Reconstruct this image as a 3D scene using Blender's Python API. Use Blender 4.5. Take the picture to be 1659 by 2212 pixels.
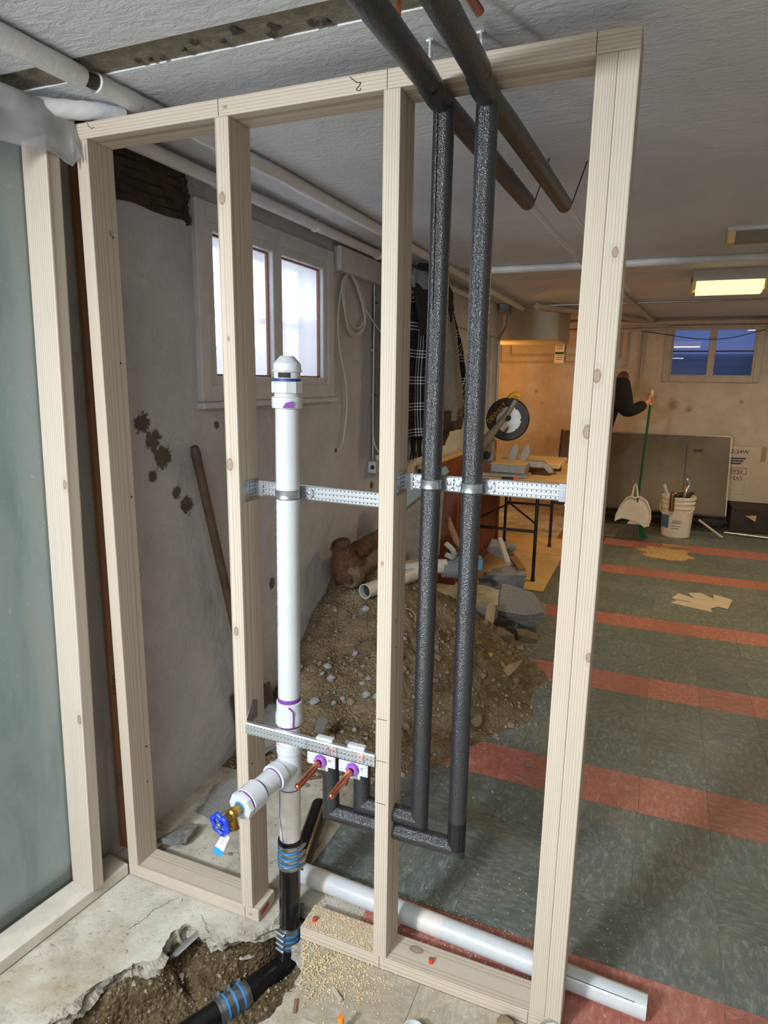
import bpy, bmesh, math, random
from mathutils import Vector, Matrix, noise, geometry
random.seed(7)
for o in list(bpy.data.objects): bpy.data.objects.remove(o, do_unlink=True)
scene = bpy.context.scene
COL = scene.collection
PI = math.pi
V = Vector

# ------------------------------------------------------------ camera, world, lights, exposure
cam_d = bpy.data.cameras.new('camera'); cam = bpy.data.objects.new('camera', cam_d); COL.objects.link(cam)
right = V((0.92408209, 0.38194318, 0.01384562)); down = V((0.08877807, -0.17927401, -0.97978532)); fwd = V((-0.37174016, 0.90663126, -0.19957208))
cm = Matrix.Identity(4)
for i in range(3):
    cm[i][0] = right[i]; cm[i][1] = -down[i]; cm[i][2] = -fwd[i]
cm[0][3], cm[1][3], cm[2][3] = 1.42963, -1.37457, 1.56577
cam.matrix_world = cm
cam_d.sensor_fit = 'HORIZONTAL'; cam_d.sensor_width = 36.0; cam_d.lens = 1405.8 / 1659 * 36.0
cam_d.clip_start = 0.05; cam_d.clip_end = 60
scene.camera = cam

w = bpy.data.worlds.new('world'); scene.world = w; w.use_nodes = True
wb = w.node_tree.nodes['Background']; wb.inputs[0].default_value = (0.80, 0.88, 1.0, 1); wb.inputs[1].default_value = 3.6

def area(name, loc, target, sx, sy, power, col, spread=PI):
    d = bpy.data.lights.new(name, 'AREA'); d.shape = 'RECTANGLE'; d.size = sx; d.size_y = sy; d.energy = power; d.color = col; d.spread = spread
    o = bpy.data.objects.new(name, d); COL.objects.link(o); o.location = loc
    o.rotation_euler = (V(target) - V(loc)).to_track_quat('-Z', 'Y').to_euler(); return o
# unseen work light assumed from the floor shadows, then unseen overhead fill added to brighten the near half
area('assumed_work_light', (0.12, -2.60, 1.98), (1.15, 0.6, 0.60), 0.26, 0.18, 29, (0.90, 0.96, 1.0), 2.3)
area('fill_light', (1.35, -2.6, 2.17), (1.35, -2.6, 0), 1.2, 0.25, 34, (0.90, 0.96, 1.0))
area('fill_light', (0.35, -2.3, 2.17), (0.35, -2.3, 0), 0.25, 1.2, 28, (0.90, 0.96, 1.0))
scene.view_settings.view_transform = 'Standard'; scene.view_settings.look = 'None'
scene.view_settings.gamma = 1.0; scene.view_settings.use_curve_mapping = False
scene.view_settings.exposure = 0.62

# ------------------------------------------------------------ helpers
def srgb(r, g, b):
    f = lambda u: (u / 255 / 12.92) if u / 255 <= 0.04045 else ((u / 255 + 0.055) / 1.055) ** 2.4
    return (f(r), f(g), f(b), 1)
def new_mat(name):
    m = bpy.data.materials.new(name); m.use_nodes = True
    return m, m.node_tree, m.node_tree.nodes['Principled BSDF']
def node(nt, t, **kw):
    n = nt.nodes.new(t)
    for k, v in kw.items():
        if k.startswith('i_'): n.inputs[k[2:].replace('_', ' ')].default_value = v
        else: setattr(n, k, v)
    return n
def ramp(nt, src, stops):
    r = nt.nodes.new('ShaderNodeValToRGB'); nt.links.new(src, r.inputs[0])
    while len(r.color_ramp.elements) < len(stops): r.color_ramp.elements.new(0.5)
    for e, (p, c) in zip(r.color_ramp.elements, stops):
        e.position = p; e.color = c if len(c) == 4 else (*c, 1)
    return r.outputs[0]
def mixc(nt, fac, a, b, mode='MIX'):
    n = nt.nodes.new('ShaderNodeMix'); n.data_type = 'RGBA'; n.blend_type = mode
    for sock, val in ((n.inputs[0], fac), (n.inputs[6], a), (n.inputs[7], b)):
        if hasattr(val, 'links'): nt.links.new(val, sock)
        else: sock.default_value = val
    return n.outputs[2]
def math_n(nt, op, a, b=0.0, clamp=False):
    n = nt.nodes.new('ShaderNodeMath'); n.operation = op; n.use_clamp = clamp
    for sock, val in ((n.inputs[0], a), (n.inputs[1], b)):
        if hasattr(val, 'links'): nt.links.new(val, sock)
        else: sock.default_value = val
    return n.outputs[0]
def coords(nt, scale=(1, 1, 1), loc=(0, 0, 0), kind='Object'):
    t = nt.nodes.new('ShaderNodeTexCoord'); mp = nt.nodes.new('ShaderNodeMapping')
    mp.inputs['Scale'].default_value = scale; mp.inputs['Location'].default_value = loc
    nt.links.new(t.outputs[kind], mp.inputs[0]); return mp.outputs[0]
def noise_n(nt, vec, scale, detail=4, rough=0.6, dist=0.0):
    n = node(nt, 'ShaderNodeTexNoise'); n.inputs['Scale'].default_value = scale; n.inputs['Detail'].default_value = detail
    n.inputs['Roughness'].default_value = rough; n.inputs['Distortion'].default_value = dist
    if vec is not None: nt.links.new(vec, n.inputs['Vector'])
    return n.outputs['Fac']
def bump(nt, bsdf, h, strength, dist=0.01):
    b = nt.nodes.new('ShaderNodeBump'); b.inputs['Strength'].default_value = strength; b.inputs['Distance'].default_value = dist
    nt.links.new(h, b.inputs['Height']); nt.links.new(b.outputs[0], bsdf.inputs['Normal'])
def plain(name, col, rough=0.6, metal=0.0, var=0.0, vs=8, bmp=0.0, bs=60, spec=0.5, coat=0.0, bd=0.004):
    m, nt, b = new_mat(name)
    b.inputs['Base Color'].default_value = col; b.inputs['Roughness'].default_value = rough; b.inputs['Metallic'].default_value = metal
    b.inputs['Specular IOR Level'].default_value = spec; b.inputs['Coat Weight'].default_value = coat
    v = coords(nt) if (var or bmp) else None
    if var:
        f = noise_n(nt, v, vs, 6, 0.65)
        lo = tuple(x * (1 - var) for x in col[:3]); hi = tuple(min(1, x * (1 + var)) for x in col[:3])
        nt.links.new(ramp(nt, f, [(0.3, lo), (0.7, hi)]), b.inputs['Base Color'])
    if bmp: bump(nt, b, noise_n(nt, v, bs, 5, 0.6), bmp, bd)
    return m
def wood(name, light, dark, spacing=0.006, knots=(), centre=(0.035, -0.06), strength=1.0, rough=0.65, seed=0.0):
    m, nt, b = new_mat(name); b.inputs['Roughness'].default_value = rough; b.inputs['Specular IOR Level'].default_value = 0.3
    c = coords(nt, (1, 1, 0.016), (centre[0], centre[1], seed))
    n0 = node(nt, 'ShaderNodeTexNoise'); n0.inputs['Scale'].default_value = 9; n0.inputs['Detail'].default_value = 2; nt.links.new(c, n0.inputs['Vector'])
    mm = node(nt, 'ShaderNodeVectorMath', operation='MULTIPLY_ADD'); nt.links.new(n0.outputs['Color'], mm.inputs[0]); mm.inputs[1].default_value = (0.010, 0.010, 0); nt.links.new(c, mm.inputs[2])
    wv = node(nt, 'ShaderNodeTexWave', wave_type='RINGS', rings_direction='Z', wave_profile='SAW'); wv.inputs['Scale'].default_value = 0.314 / spacing
    wv.inputs['Distortion'].default_value = 0.9; wv.inputs['Detail'].default_value = 1.0; wv.inputs['Detail Scale'].default_value = 2.0
    nt.links.new(mm.outputs[0], wv.inputs['Vector'])
    fine = noise_n(nt, coords(nt, (1, 1, 0.012), (seed, 0, 0)), 420, 3, 0.7)
    broad = noise_n(nt, coords(nt, (1, 1, 0.12), (0, seed, 0)), 14, 3, 0.5)
    g = math_n(nt, 'MULTIPLY', math_n(nt, 'POWER', wv.outputs['Fac'], 5.0), math_n(nt, 'ADD', noise_n(nt, coords(nt, (1, 1, 0.03), (seed, seed, 0)), 60, 2), 0.35))
    g = math_n(nt, 'MULTIPLY', g, 0.85 * strength)
    g = math_n(nt, 'ADD', g, math_n(nt, 'MULTIPLY', math_n(nt, 'SUBTRACT', fine, 0.45), 0.45 * strength), True)
    col = mixc(nt, g, light, dark)
    warm = tuple(x * y for x, y in zip(light[:3], (0.97, 0.90, 0.80))) + (1,)
    col = mixc(nt, math_n(nt, 'MULTIPLY', math_n(nt, 'SUBTRACT', broad, 0.42), 2.2, True), col, mixc(nt, 0.5, col, warm))
    if knots:
        t = nt.nodes.new('ShaderNodeTexCoord')
        for (kx, ky, kz, r) in knots:
            s = node(nt, 'ShaderNodeVectorMath', operation='SUBTRACT'); nt.links.new(t.outputs['Object'], s.inputs[0]); s.inputs[1].default_value = (kx, ky, kz)
            s2 = node(nt, 'ShaderNodeVectorMath', operation='MULTIPLY'); nt.links.new(s.outputs[0], s2.inputs[0]); s2.inputs[1].default_value = (1, 1, 0.6)
            l = node(nt, 'ShaderNodeVectorMath', operation='LENGTH'); nt.links.new(s2.outputs[0], l.inputs[0])
            d = math_n(nt, 'DIVIDE', l.outputs['Value'], r)
            halo = ramp(nt, math_n(nt, 'MULTIPLY', d, 0.3), [(0.0, (0.55, 0.55, 0.55)), (0.22, (0.5, 0.5, 0.5)), (0.27, (0.8, 0.8, 0.8)), (0.38, (0.06, 0.06, 0.06)), (0.55, (0.10, 0.10, 0.10)), (0.7, (0, 0, 0))])
            col = mixc(nt, halo, col, srgb(112, 78, 50))
    nt.links.new(col, b.inputs['Base Color'])
    bump(nt, b, math_n(nt, 'ADD', math_n(nt, 'MULTIPLY', g, -0.4), fine), 0.14, 0.0015)
    return m

class MB:
    """collects shapes in world coordinates; build() links them as one mesh object"""
    def __init__(s): s.v = []; s.f = []
    def add(s, vs, fs):
        n = len(s.v); s.v += [tuple(x) for x in vs]; s.f += [tuple(n + i for i in q) for q in fs]; return s
    def box(s, x0, x1, y0, y1, z0, z1):
        return s.add([(x0, y0, z0), (x1, y0, z0), (x1, y1, z0), (x0, y1, z0), (x0, y0, z1), (x1, y0, z1), (x1, y1, z1), (x0, y1, z1)],
                     [(0, 3, 2, 1), (4, 5, 6, 7), (0, 1, 5, 4), (1, 2, 6, 5), (2, 3, 7, 6), (3, 0, 4, 7)])
    def obox(s, c, ax, ay, az, hx, hy, hz):
        c = V(c); ax, ay, az = V(ax).normalized() * hx, V(ay).normalized() * hy, V(az).normalized() * hz
        vs = [c + i * ax + j * ay + k * az for k in (-1, 1) for (i, j) in ((-1, -1), (1, -1), (1, 1), (-1, 1))]
        return s.add(vs, [(0, 3, 2, 1), (4, 5, 6, 7), (0, 1, 5, 4), (1, 2, 6, 5), (2, 3, 7, 6), (3, 0, 4, 7)])
    def bar(s, p0, p1, wx, wy, up=(0, 0, 1)):
        p0, p1 = V(p0), V(p1); d = (p1 - p0); u = V(up)
        if abs(d.normalized().dot(u)) > 0.95: u = V((0, 1, 0))
        a = d.cross(u).normalized(); b = a.cross(d).normalized()
        return s.obox((p0 + p1) / 2, d, a, b, d.length / 2, wx / 2, wy / 2)
    def tube(s, pts, r, n=16, caps=True, closed=False, jit=None):
        pts = [V(p) for p in pts]; rs = r if isinstance(r, (list, tuple)) else [r] * len(pts)
        t0 = (pts[1] - pts[0]).normalized(); u = t0.orthogonal().normalized(); rings = []; m = len(pts)
        for i, p in enumerate(pts):
            if closed: t = (pts[(i + 1) % m] - pts[i - 1]).normalized()
            elif i == 0: t = t0
            elif i == m - 1: t = (pts[-1] - pts[-2]).normalized()
            else: t = ((pts[i + 1] - p).normalized() + (p - pts[i - 1]).normalized()).normalized()
            u = (u - t * u.dot(t)).normalized(); b = t.cross(u)
            rings.append([p + (u * math.cos(2 * PI * k / n) + b * math.sin(2 * PI * k / n)) * rs[i] * (jit(i, k) if jit else 1) for k in range(n)])
        vs = [q for rg in rings for q in rg]; fs = []
        for i in range(m - 1 + (1 if closed else 0)):
            a, c = i * n, ((i + 1) % m) * n
            for k in range(n): fs.append((a + k, a + (k + 1) % n, c + (k + 1) % n, c + k))
        if caps and not closed: fs.append(tuple(range(n - 1, -1, -1))); fs.append(tuple((m - 1) * n + k for k in range(n)))
        return s.add(vs, fs)
    def cyl(s, p0, p1, r0, r1=None, n=20, caps=True): return s.tube([p0, p1], [r0, r0 if r1 is None else r1], n, caps)
    def lathe(s, o, d, prof, n=24):
        """profile: (distance along axis, radius)"""
        o = V(o); d = V(d).normalized(); u = d.orthogonal().normalized(); b = d.cross(u); vs = []; fs = []
        for (h, r) in prof: vs += [o + d * h + (u * math.cos(2 * PI * k / n) + b * math.sin(2 * PI * k / n)) * max(r, 1e-5) for k in range(n)]
        for i in range(len(prof) - 1):
            for k in range(n): fs.append((i * n + k, i * n + (k + 1) % n, (i + 1) * n + (k + 1) % n, (i + 1) * n + k))
        return s.add(vs, fs)
    def prism(s, poly, o, ax, ay, depth):
        o, ax, ay = V(o), V(ax).normalized(), V(ay).normalized(); nrm = ax.cross(ay); n = len(poly)
        vs = [o + ax * p[0] + ay * p[1] for p in poly] + [o + ax * p[0] + ay * p[1] + nrm * depth for p in poly]
        fs = [tuple(range(n - 1, -1, -1)), tuple(range(n, 2 * n))] + [(i, (i + 1) % n, n + (i + 1) % n, n + i) for i in range(n)]
        return s.add(vs, fs)
    def build(s, name, m, parent=None, smooth=False, bevel=0.0, seg=1, solid=0.0, autosmooth=None):
        off = V(parent['_o']) if parent is not None else V((0, 0, 0))
        me = bpy.data.meshes.new(name); me.from_pydata([tuple(V(p) - off) for p in s.v], [], s.f)
        bm = bmesh.new(); bm.from_mesh(me); bmesh.ops.recalc_face_normals(bm, faces=bm.faces)
        if bevel: bmesh.ops.bevel(bm, geom=[e for e in bm.edges if len(e.link_faces) == 2 and e.calc_face_angle(0) > 0.5], offset=bevel, segments=seg, affect='EDGES', profile=0.6)
        if smooth:
            lim = autosmooth if autosmooth else 0.7
            for f in bm.faces: f.smooth = True
            for e in bm.edges:
                if len(e.link_faces) == 2 and e.calc_face_angle(0) > lim: e.smooth = False
        bm.to_mesh(me); bm.free()
        me.materials.append(m); o = bpy.data.objects.new(name, me); COL.objects.link(o)
        if parent is not None: o.parent = parent; o['_o'] = tuple(off)
        else: o['_o'] = (0, 0, 0)
        if solid:
            md = o.modifiers.new('solid', 'SOLIDIFY'); md.thickness = solid; md.offset = 0
        return o
def tag(o, label, cat, group=None):
    o['label'] = label; o['category'] = cat
    if group: o['group'] = group
    return o
def thing(name, label, cat, loc=(0, 0, 0), group=None):
    o = bpy.data.objects.new(name, None); COL.objects.link(o); o.location = loc; o['_o'] = tuple(loc); o.empty_display_size = 0.1
    return tag(o, label, cat, group)
def struct(o): o['kind'] = 'structure'; return o
def text(name, s, size, m, o, ax, ay, parent=None, ext=0.0004, align='CENTER'):
    cu = bpy.data.curves.new(name, 'FONT'); cu.body = s; cu.size = size; cu.extrude = ext; cu.align_x = align; cu.align_y = 'CENTER'
    to = bpy.data.objects.new(name + '_tmp', cu); COL.objects.link(to)
    dg = bpy.context.evaluated_depsgraph_get(); me = bpy.data.meshes.new_from_object(to.evaluated_get(dg)); me.name = name
    bpy.data.objects.remove(to, do_unlink=True)
    ax, ay = V(ax).normalized(), V(ay).normalized(); az = ax.cross(ay); mt = Matrix((ax, ay, az)).transposed().to_4x4(); mt.translation = V(o)
    off = V(parent['_o']) if parent is not None else V((0, 0, 0))
    me.transform(Matrix.Translation(-off) @ mt); me.materials.clear(); me.materials.append(m)
    ob = bpy.data.objects.new(name, me); COL.objects.link(ob); ob['_o'] = tuple(off)
    if parent is not None: ob.parent = parent
    return ob
def arc(c, u, v, r, a0, a1, n):
    c, u, v = V(c), V(u), V(v)
    return [c + (u * math.cos(a0 + (a1 - a0) * i / n) + v * math.sin(a0 + (a1 - a0) * i / n)) * r for i in range(n + 1)]
def fillet(pts, r, n=6):
    pts = [V(p) for p in pts]; out = [pts[0]]
    for i in range(1, len(pts) - 1):
        a, p, b = pts[i - 1], pts[i], pts[i + 1]; u = (a - p).normalized(); v_ = (b - p).normalized()
        k = min(r, (a - p).length * 0.49, (b - p).length * 0.49)
        q0, q1 = p + u * k, p + v_ * k
        for j in range(n + 1):
            t = j / n; out.append((1 - t) ** 2 * q0 + 2 * t * (1 - t) * p + t * t * q1)
    out.append(pts[-1]); return out
def spline(pts, n=8):
    pts = [V(p) for p in pts]; q = [pts[0]] + pts + [pts[-1]]; out = []
    for i in range(1, len(q) - 2):
        a, b, c, d = q[i - 1:i + 3]
        for j in range(n):
            t = j / n; out.append(0.5 * (2 * b + (c - a) * t + (2 * a - 5 * b + 4 * c - d) * t * t + (3 * b - a - 3 * c + d) * t ** 3))
    out.append(pts[-1]); return out
def nz(x, y, z=0.0, s=1.0): return noise.noise(V((x * s, y * s, z * s)))
def rock_mesh(name, seed, m, sub=2, rough=0.28, squash=(1, 1, 0.7), flat=False):
    bm = bmesh.new(); bmesh.ops.create_icosphere(bm, subdivisions=sub, radius=1.0); rnd = random.Random(seed)
    planes = [(V((rnd.uniform(-1, 1), rnd.uniform(-1, 1), rnd.uniform(-1, 1))).normalized(), rnd.uniform(0.55, 0.85)) for _ in range(9)]
    for v in bm.verts:
        p = v.co.copy(); p *= 1 + rough * noise.noise(p * 1.6 + V((seed * 3.1, 0, 0))) + 0.4 * rough * noise.noise(p * 4.0 + V((0, seed * 1.7, 0)))
        for nrm, d in planes:
            k = p.dot(nrm)
            if k > d: p -= nrm * (k - d) * 0.9
        v.co = V((p.x * squash[0], p.y * squash[1], p.z * squash[2]))
    me = bpy.data.meshes.new(name); bm.to_mesh(me); bm.free(); me.materials.append(m); return me
def chunk_mesh(name, seed, m, cuts=9, rough=0.05):
    """angular broken lump: a box cut by random planes, then roughened"""
    bm = bmesh.new(); bmesh.ops.create_cube(bm, size=2.0); rnd = random.Random(seed)
    for _ in range(cuts):
        n = V((rnd.uniform(-1, 1), rnd.uniform(-1, 1), rnd.uniform(-0.45, 0.45))).normalized(); d = rnd.uniform(0.62, 0.95) * (abs(n.x) + abs(n.y)) * 0.86
        r = bmesh.ops.bisect_plane(bm, geom=bm.verts[:] + bm.edges[:] + bm.faces[:], plane_co=n * d, plane_no=n, clear_outer=True)
        bmesh.ops.edgeloop_fill(bm, edges=[e for e in r['geom_cut'] if isinstance(e, bmesh.types.BMEdge)])
    bmesh.ops.triangulate(bm, faces=bm.faces[:])
    for _ in range(3): bmesh.ops.subdivide_edges(bm, edges=[e for e in bm.edges if e.calc_length() > 0.28], cuts=1, use_grid_fill=True); bmesh.ops.triangulate(bm, faces=bm.faces[:])
    for v in bm.verts:
        k = 1.0 if abs(v.co.z) < 0.93 else 0.25
        v.co += V((noise.noise(v.co * 3 + V((seed, 0, 0))), noise.noise(v.co * 3 + V((0, seed, 0))), noise.noise(v.co * 3 + V((0, 0, seed))))) * rough * 2.2 * k
        v.co += V((noise.noise(v.co * 9 + V((seed, 0, 0))), noise.noise(v.co * 9 + V((0, seed, 0))), 0.6 * noise.noise(v.co * 9 + V((0, 0, seed))))) * rough * k
    me = bpy.data.meshes.new(name); bm.to_mesh(me); bm.free(); me.materials.append(m); return me

# ------------------------------------------------------------ materials
def wall_mat(name, col, spots=(), bmp=0.5, dirt=0.25, rough=0.75, brown=srgb(100, 82, 64), soft=18, op=0.9):
    m, nt, b = new_mat(name); b.inputs['Roughness'].default_value = rough; b.inputs['Specular IOR Level'].default_value = 0.35
    v = coords(nt)
    f = noise_n(nt, v, 3.0, 6, 0.7); c0 = ramp(nt, f, [(0.3, tuple(x * (1 - dirt) for x in col[:3])), (0.65, col)])
    fine = noise_n(nt, v, 45, 6, 0.7); big = noise_n(nt, v, 12, 5, 0.65)
    t = nt.nodes.new('ShaderNodeTexCoord'); out = c0; holes = None
    brk = noise_n(nt, v, 42, 7, 0.85)
    for (sx, sy, sz, r) in spots:
        d = node(nt, 'ShaderNodeVectorMath', operation='DISTANCE'); nt.links.new(t.outputs['Object'], d.inputs[0]); d.inputs[1].default_value = (sx, sy, sz)
        k = math_n(nt, 'DIVIDE', d.outputs['Value'], r)
        k = math_n(nt, 'SUBTRACT', math_n(nt, 'MULTIPLY', brk, 1.55), k)
        msk = math_n(nt, 'MULTIPLY', math_n(nt, 'MULTIPLY', math_n(nt, 'SUBTRACT', k, 0.28), soft, True), op)
        holes = msk if holes is None else math_n(nt, 'MAXIMUM', holes, msk)
    if holes is not None: out = mixc(nt, holes, out, mixc(nt, fine, brown, tuple(x * 0.35 for x in brown[:3]) + (1,)))
    # fine dark pits
    vo = node(nt, 'ShaderNodeTexVoronoi'); vo.inputs['Scale'].default_value = 38; nt.links.new(v, vo.inputs['Vector'])
    pit = math_n(nt, 'MULTIPLY', math_n(nt, 'LESS_THAN', vo.outputs['Distance'], 0.085), math_n(nt, 'GREATER_THAN', noise_n(nt, v, 5, 2), 0.55))
    out = mixc(nt, math_n(nt, 'MULTIPLY', pit, 0.7), out, (0.05, 0.045, 0.04, 1))
    nt.links.new(out, b.inputs['Base Color'])
    h = math_n(nt, 'ADD', math_n(nt, 'MULTIPLY', big, 1.4), math_n(nt, 'MULTIPLY', fine, 0.55))
    if holes is not None: h = math_n(nt, 'SUBTRACT', h, math_n(nt, 'MULTIPLY', holes, 0.35))
    bump(nt, b, h, bmp, 0.02); return m
M = {}
M['wall'] = wall_mat('painted_plaster', srgb(203, 203, 206), [(-0.09, 0.275, 1.42, 0.07), (-0.09, 0.32, 1.36, 0.07), (-0.09, 0.36, 1.30, 0.085), (-0.09, 0.47, 1.115, 0.065), (-0.09, 0.42, 1.17, 0.045), (-0.09, 0.31, 1.24, 0.04), (-0.09, 1.02, 0.66, 0.05), (-0.09, 0.66, 1.39, 0.03), (-0.09, 1.66, 1.20, 0.025), (-0.09, 2.13, 0.95, 0.05)], 0.55)
M['wall_back'] = wall_mat('old_painted_wall', srgb(196, 186, 174), [(1.62, 6.9, 1.33, 0.16), (1.78, 6.9, 1.28, 0.10), (1.40, 6.9, 1.40, 0.08), (2.3, 6.9, 1.38, 0.06), (0.05, 6.9, 1.45, 0.07), (0.12, 6.9, 1.3, 0.05)], 0.45, 0.3, brown=srgb(128, 100, 70), soft=2.0, op=0.6)
M['front_wall'] = wall_mat('front_plaster', srgb(200, 197, 192), (), 0.4)
def ceiling_mat():
    m, nt, b = new_mat('troweled_ceiling'); b.inputs['Roughness'].default_value = 0.42; b.inputs['Specular IOR Level'].default_value = 0.5
    v = coords(nt); vs = coords(nt, (1.0, 2.6, 1))
    f = noise_n(nt, v, 1.4, 5, 0.6); n1 = noise_n(nt, vs, 16, 6, 0.68, 0.8); n2 = noise_n(nt, v, 85, 4, 0.7)
    c0 = ramp(nt, f, [(0.3, srgb(200, 202, 207)), (0.7, srgb(224, 226, 230))])
    nt.links.new(c0, b.inputs['Base Color'])
    bump(nt, b, math_n(nt, 'ADD', math_n(nt, 'MULTIPLY', n1, 1.0), math_n(nt, 'MULTIPLY', n2, 0.28)), 0.6, 0.02); return m
M['ceiling'] = ceiling_mat()
M['raw_concrete'] = plain('raw_concrete', srgb(122, 114, 102), 0.9, var=0.35, vs=30, bmp=0.6, bs=90)
def slab_mat():
    m, nt, b = new_mat('dusty_concrete_slab'); b.inputs['Roughness'].default_value = 0.9; b.inputs['Specular IOR Level'].default_value = 0.25
    v = coords(nt); f = noise_n(nt, v, 5, 8, 0.7); g = noise_n(nt, v, 2.1, 4, 0.6, 1.0); h = noise_n(nt, v, 70, 4, 0.7)
    c0 = ramp(nt, f, [(0.30, srgb(138, 128, 112)), (0.48, srgb(182, 176, 164)), (0.68, srgb(204, 200, 190))])
    c1 = mixc(nt, math_n(nt, 'MULTIPLY', math_n(nt, 'SUBTRACT', g, 0.52), 3.5, True), c0, srgb(150, 134, 100))
    c2 = mixc(nt, math_n(nt, 'MULTIPLY', math_n(nt, 'SUBTRACT', 0.41, h), 7, True), c1, srgb(96, 86, 72))
    n0 = node(nt, 'ShaderNodeTexNoise'); n0.inputs['Scale'].default_value = 6; n0.inputs['Detail'].default_value = 5; nt.links.new(v, n0.inputs['Vector'])
    mm = node(nt, 'ShaderNodeVectorMath', operation='MULTIPLY_ADD'); nt.links.new(n0.outputs['Color'], mm.inputs[0]); mm.inputs[1].default_value = (0.25, 0.25, 0); nt.links.new(v, mm.inputs[2])
    vo = node(nt, 'ShaderNodeTexVoronoi', feature='DISTANCE_TO_EDGE'); vo.inputs['Scale'].default_value = 2.6; nt.links.new(mm.outputs[0], vo.inputs['Vector'])
    crack = math_n(nt, 'MULTIPLY', math_n(nt, 'LESS_THAN', vo.outputs['Distance'], 0.0028), math_n(nt, 'GREATER_THAN', noise_n(nt, v, 4, 2), 0.56))
    c2 = mixc(nt, math_n(nt, 'MULTIPLY', crack, 0.75), c2, srgb(70, 62, 54))
    nt.links.new(c2, b.inputs['Base Color']); bump(nt, b, math_n(nt, 'SUBTRACT', math_n(nt, 'ADD', f, math_n(nt, 'MULTIPLY', h, 0.5)), crack), 0.5, 0.008); return m
M['slab'] = slab_mat()
M['slab_edge'] = plain('broken_slab_edge', srgb(162, 154, 140), 0.95, var=0.45, vs=35, bmp=1.0, bs=70, bd=0.012)
M['concrete'] = plain('concrete_chunk', srgb(182, 180, 176), 0.95, var=0.35, vs=14, bmp=0.9, bs=55, bd=0.02)
M['concrete_brown'] = plain('mortar_chunk', srgb(166, 142, 112), 0.95, var=0.35, vs=14, bmp=0.9, bs=55, bd=0.02)
def dirt_mat():
    m, nt, b = new_mat('dug_soil'); b.inputs['Roughness'].default_value = 1.0; b.inputs['Specular IOR Level'].default_value = 0.1
    v = coords(nt); f = noise_n(nt, v, 9, 8, 0.75); h = noise_n(nt, v, 70, 5, 0.75)
    vo = node(nt, 'ShaderNodeTexVoronoi'); vo.inputs['Scale'].default_value = 85; nt.links.new(v, vo.inputs['Vector'])
    c0 = ramp(nt, f, [(0.28, srgb(84, 70, 52)), (0.5, srgb(132, 114, 88)), (0.72, srgb(168, 150, 122))])
    c1 = mixc(nt, math_n(nt, 'MULTIPLY', math_n(nt, 'SUBTRACT', h, 0.55), 5, True), c0, srgb(172, 158, 132))
    c2 = mixc(nt, math_n(nt, 'MULTIPLY', math_n(nt, 'SUBTRACT', 0.42, h), 5, True), c1, srgb(56, 46, 36))
    nt.links.new(c2, b.inputs['Base Color'])
    bump(nt, b, math_n(nt, 'ADD', math_n(nt, 'MULTIPLY', h, 1.0), math_n(nt, 'SUBTRACT', 0.6, vo.outputs['Distance'])), 0.9, 0.015); return m
M['dirt'] = dirt_mat()
M['dark_dirt'] = M['dirt'].copy(); M['dark_dirt'].name = 'dark_soil'  # copy of the dug soil with darker tones, for the trench
for n_ in M['dark_dirt'].node_tree.nodes:
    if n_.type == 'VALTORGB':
        for e_, c_ in zip(n_.color_ramp.elements, (srgb(56, 45, 32), srgb(98, 82, 58), srgb(136, 118, 90))): e_.color = c_
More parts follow.
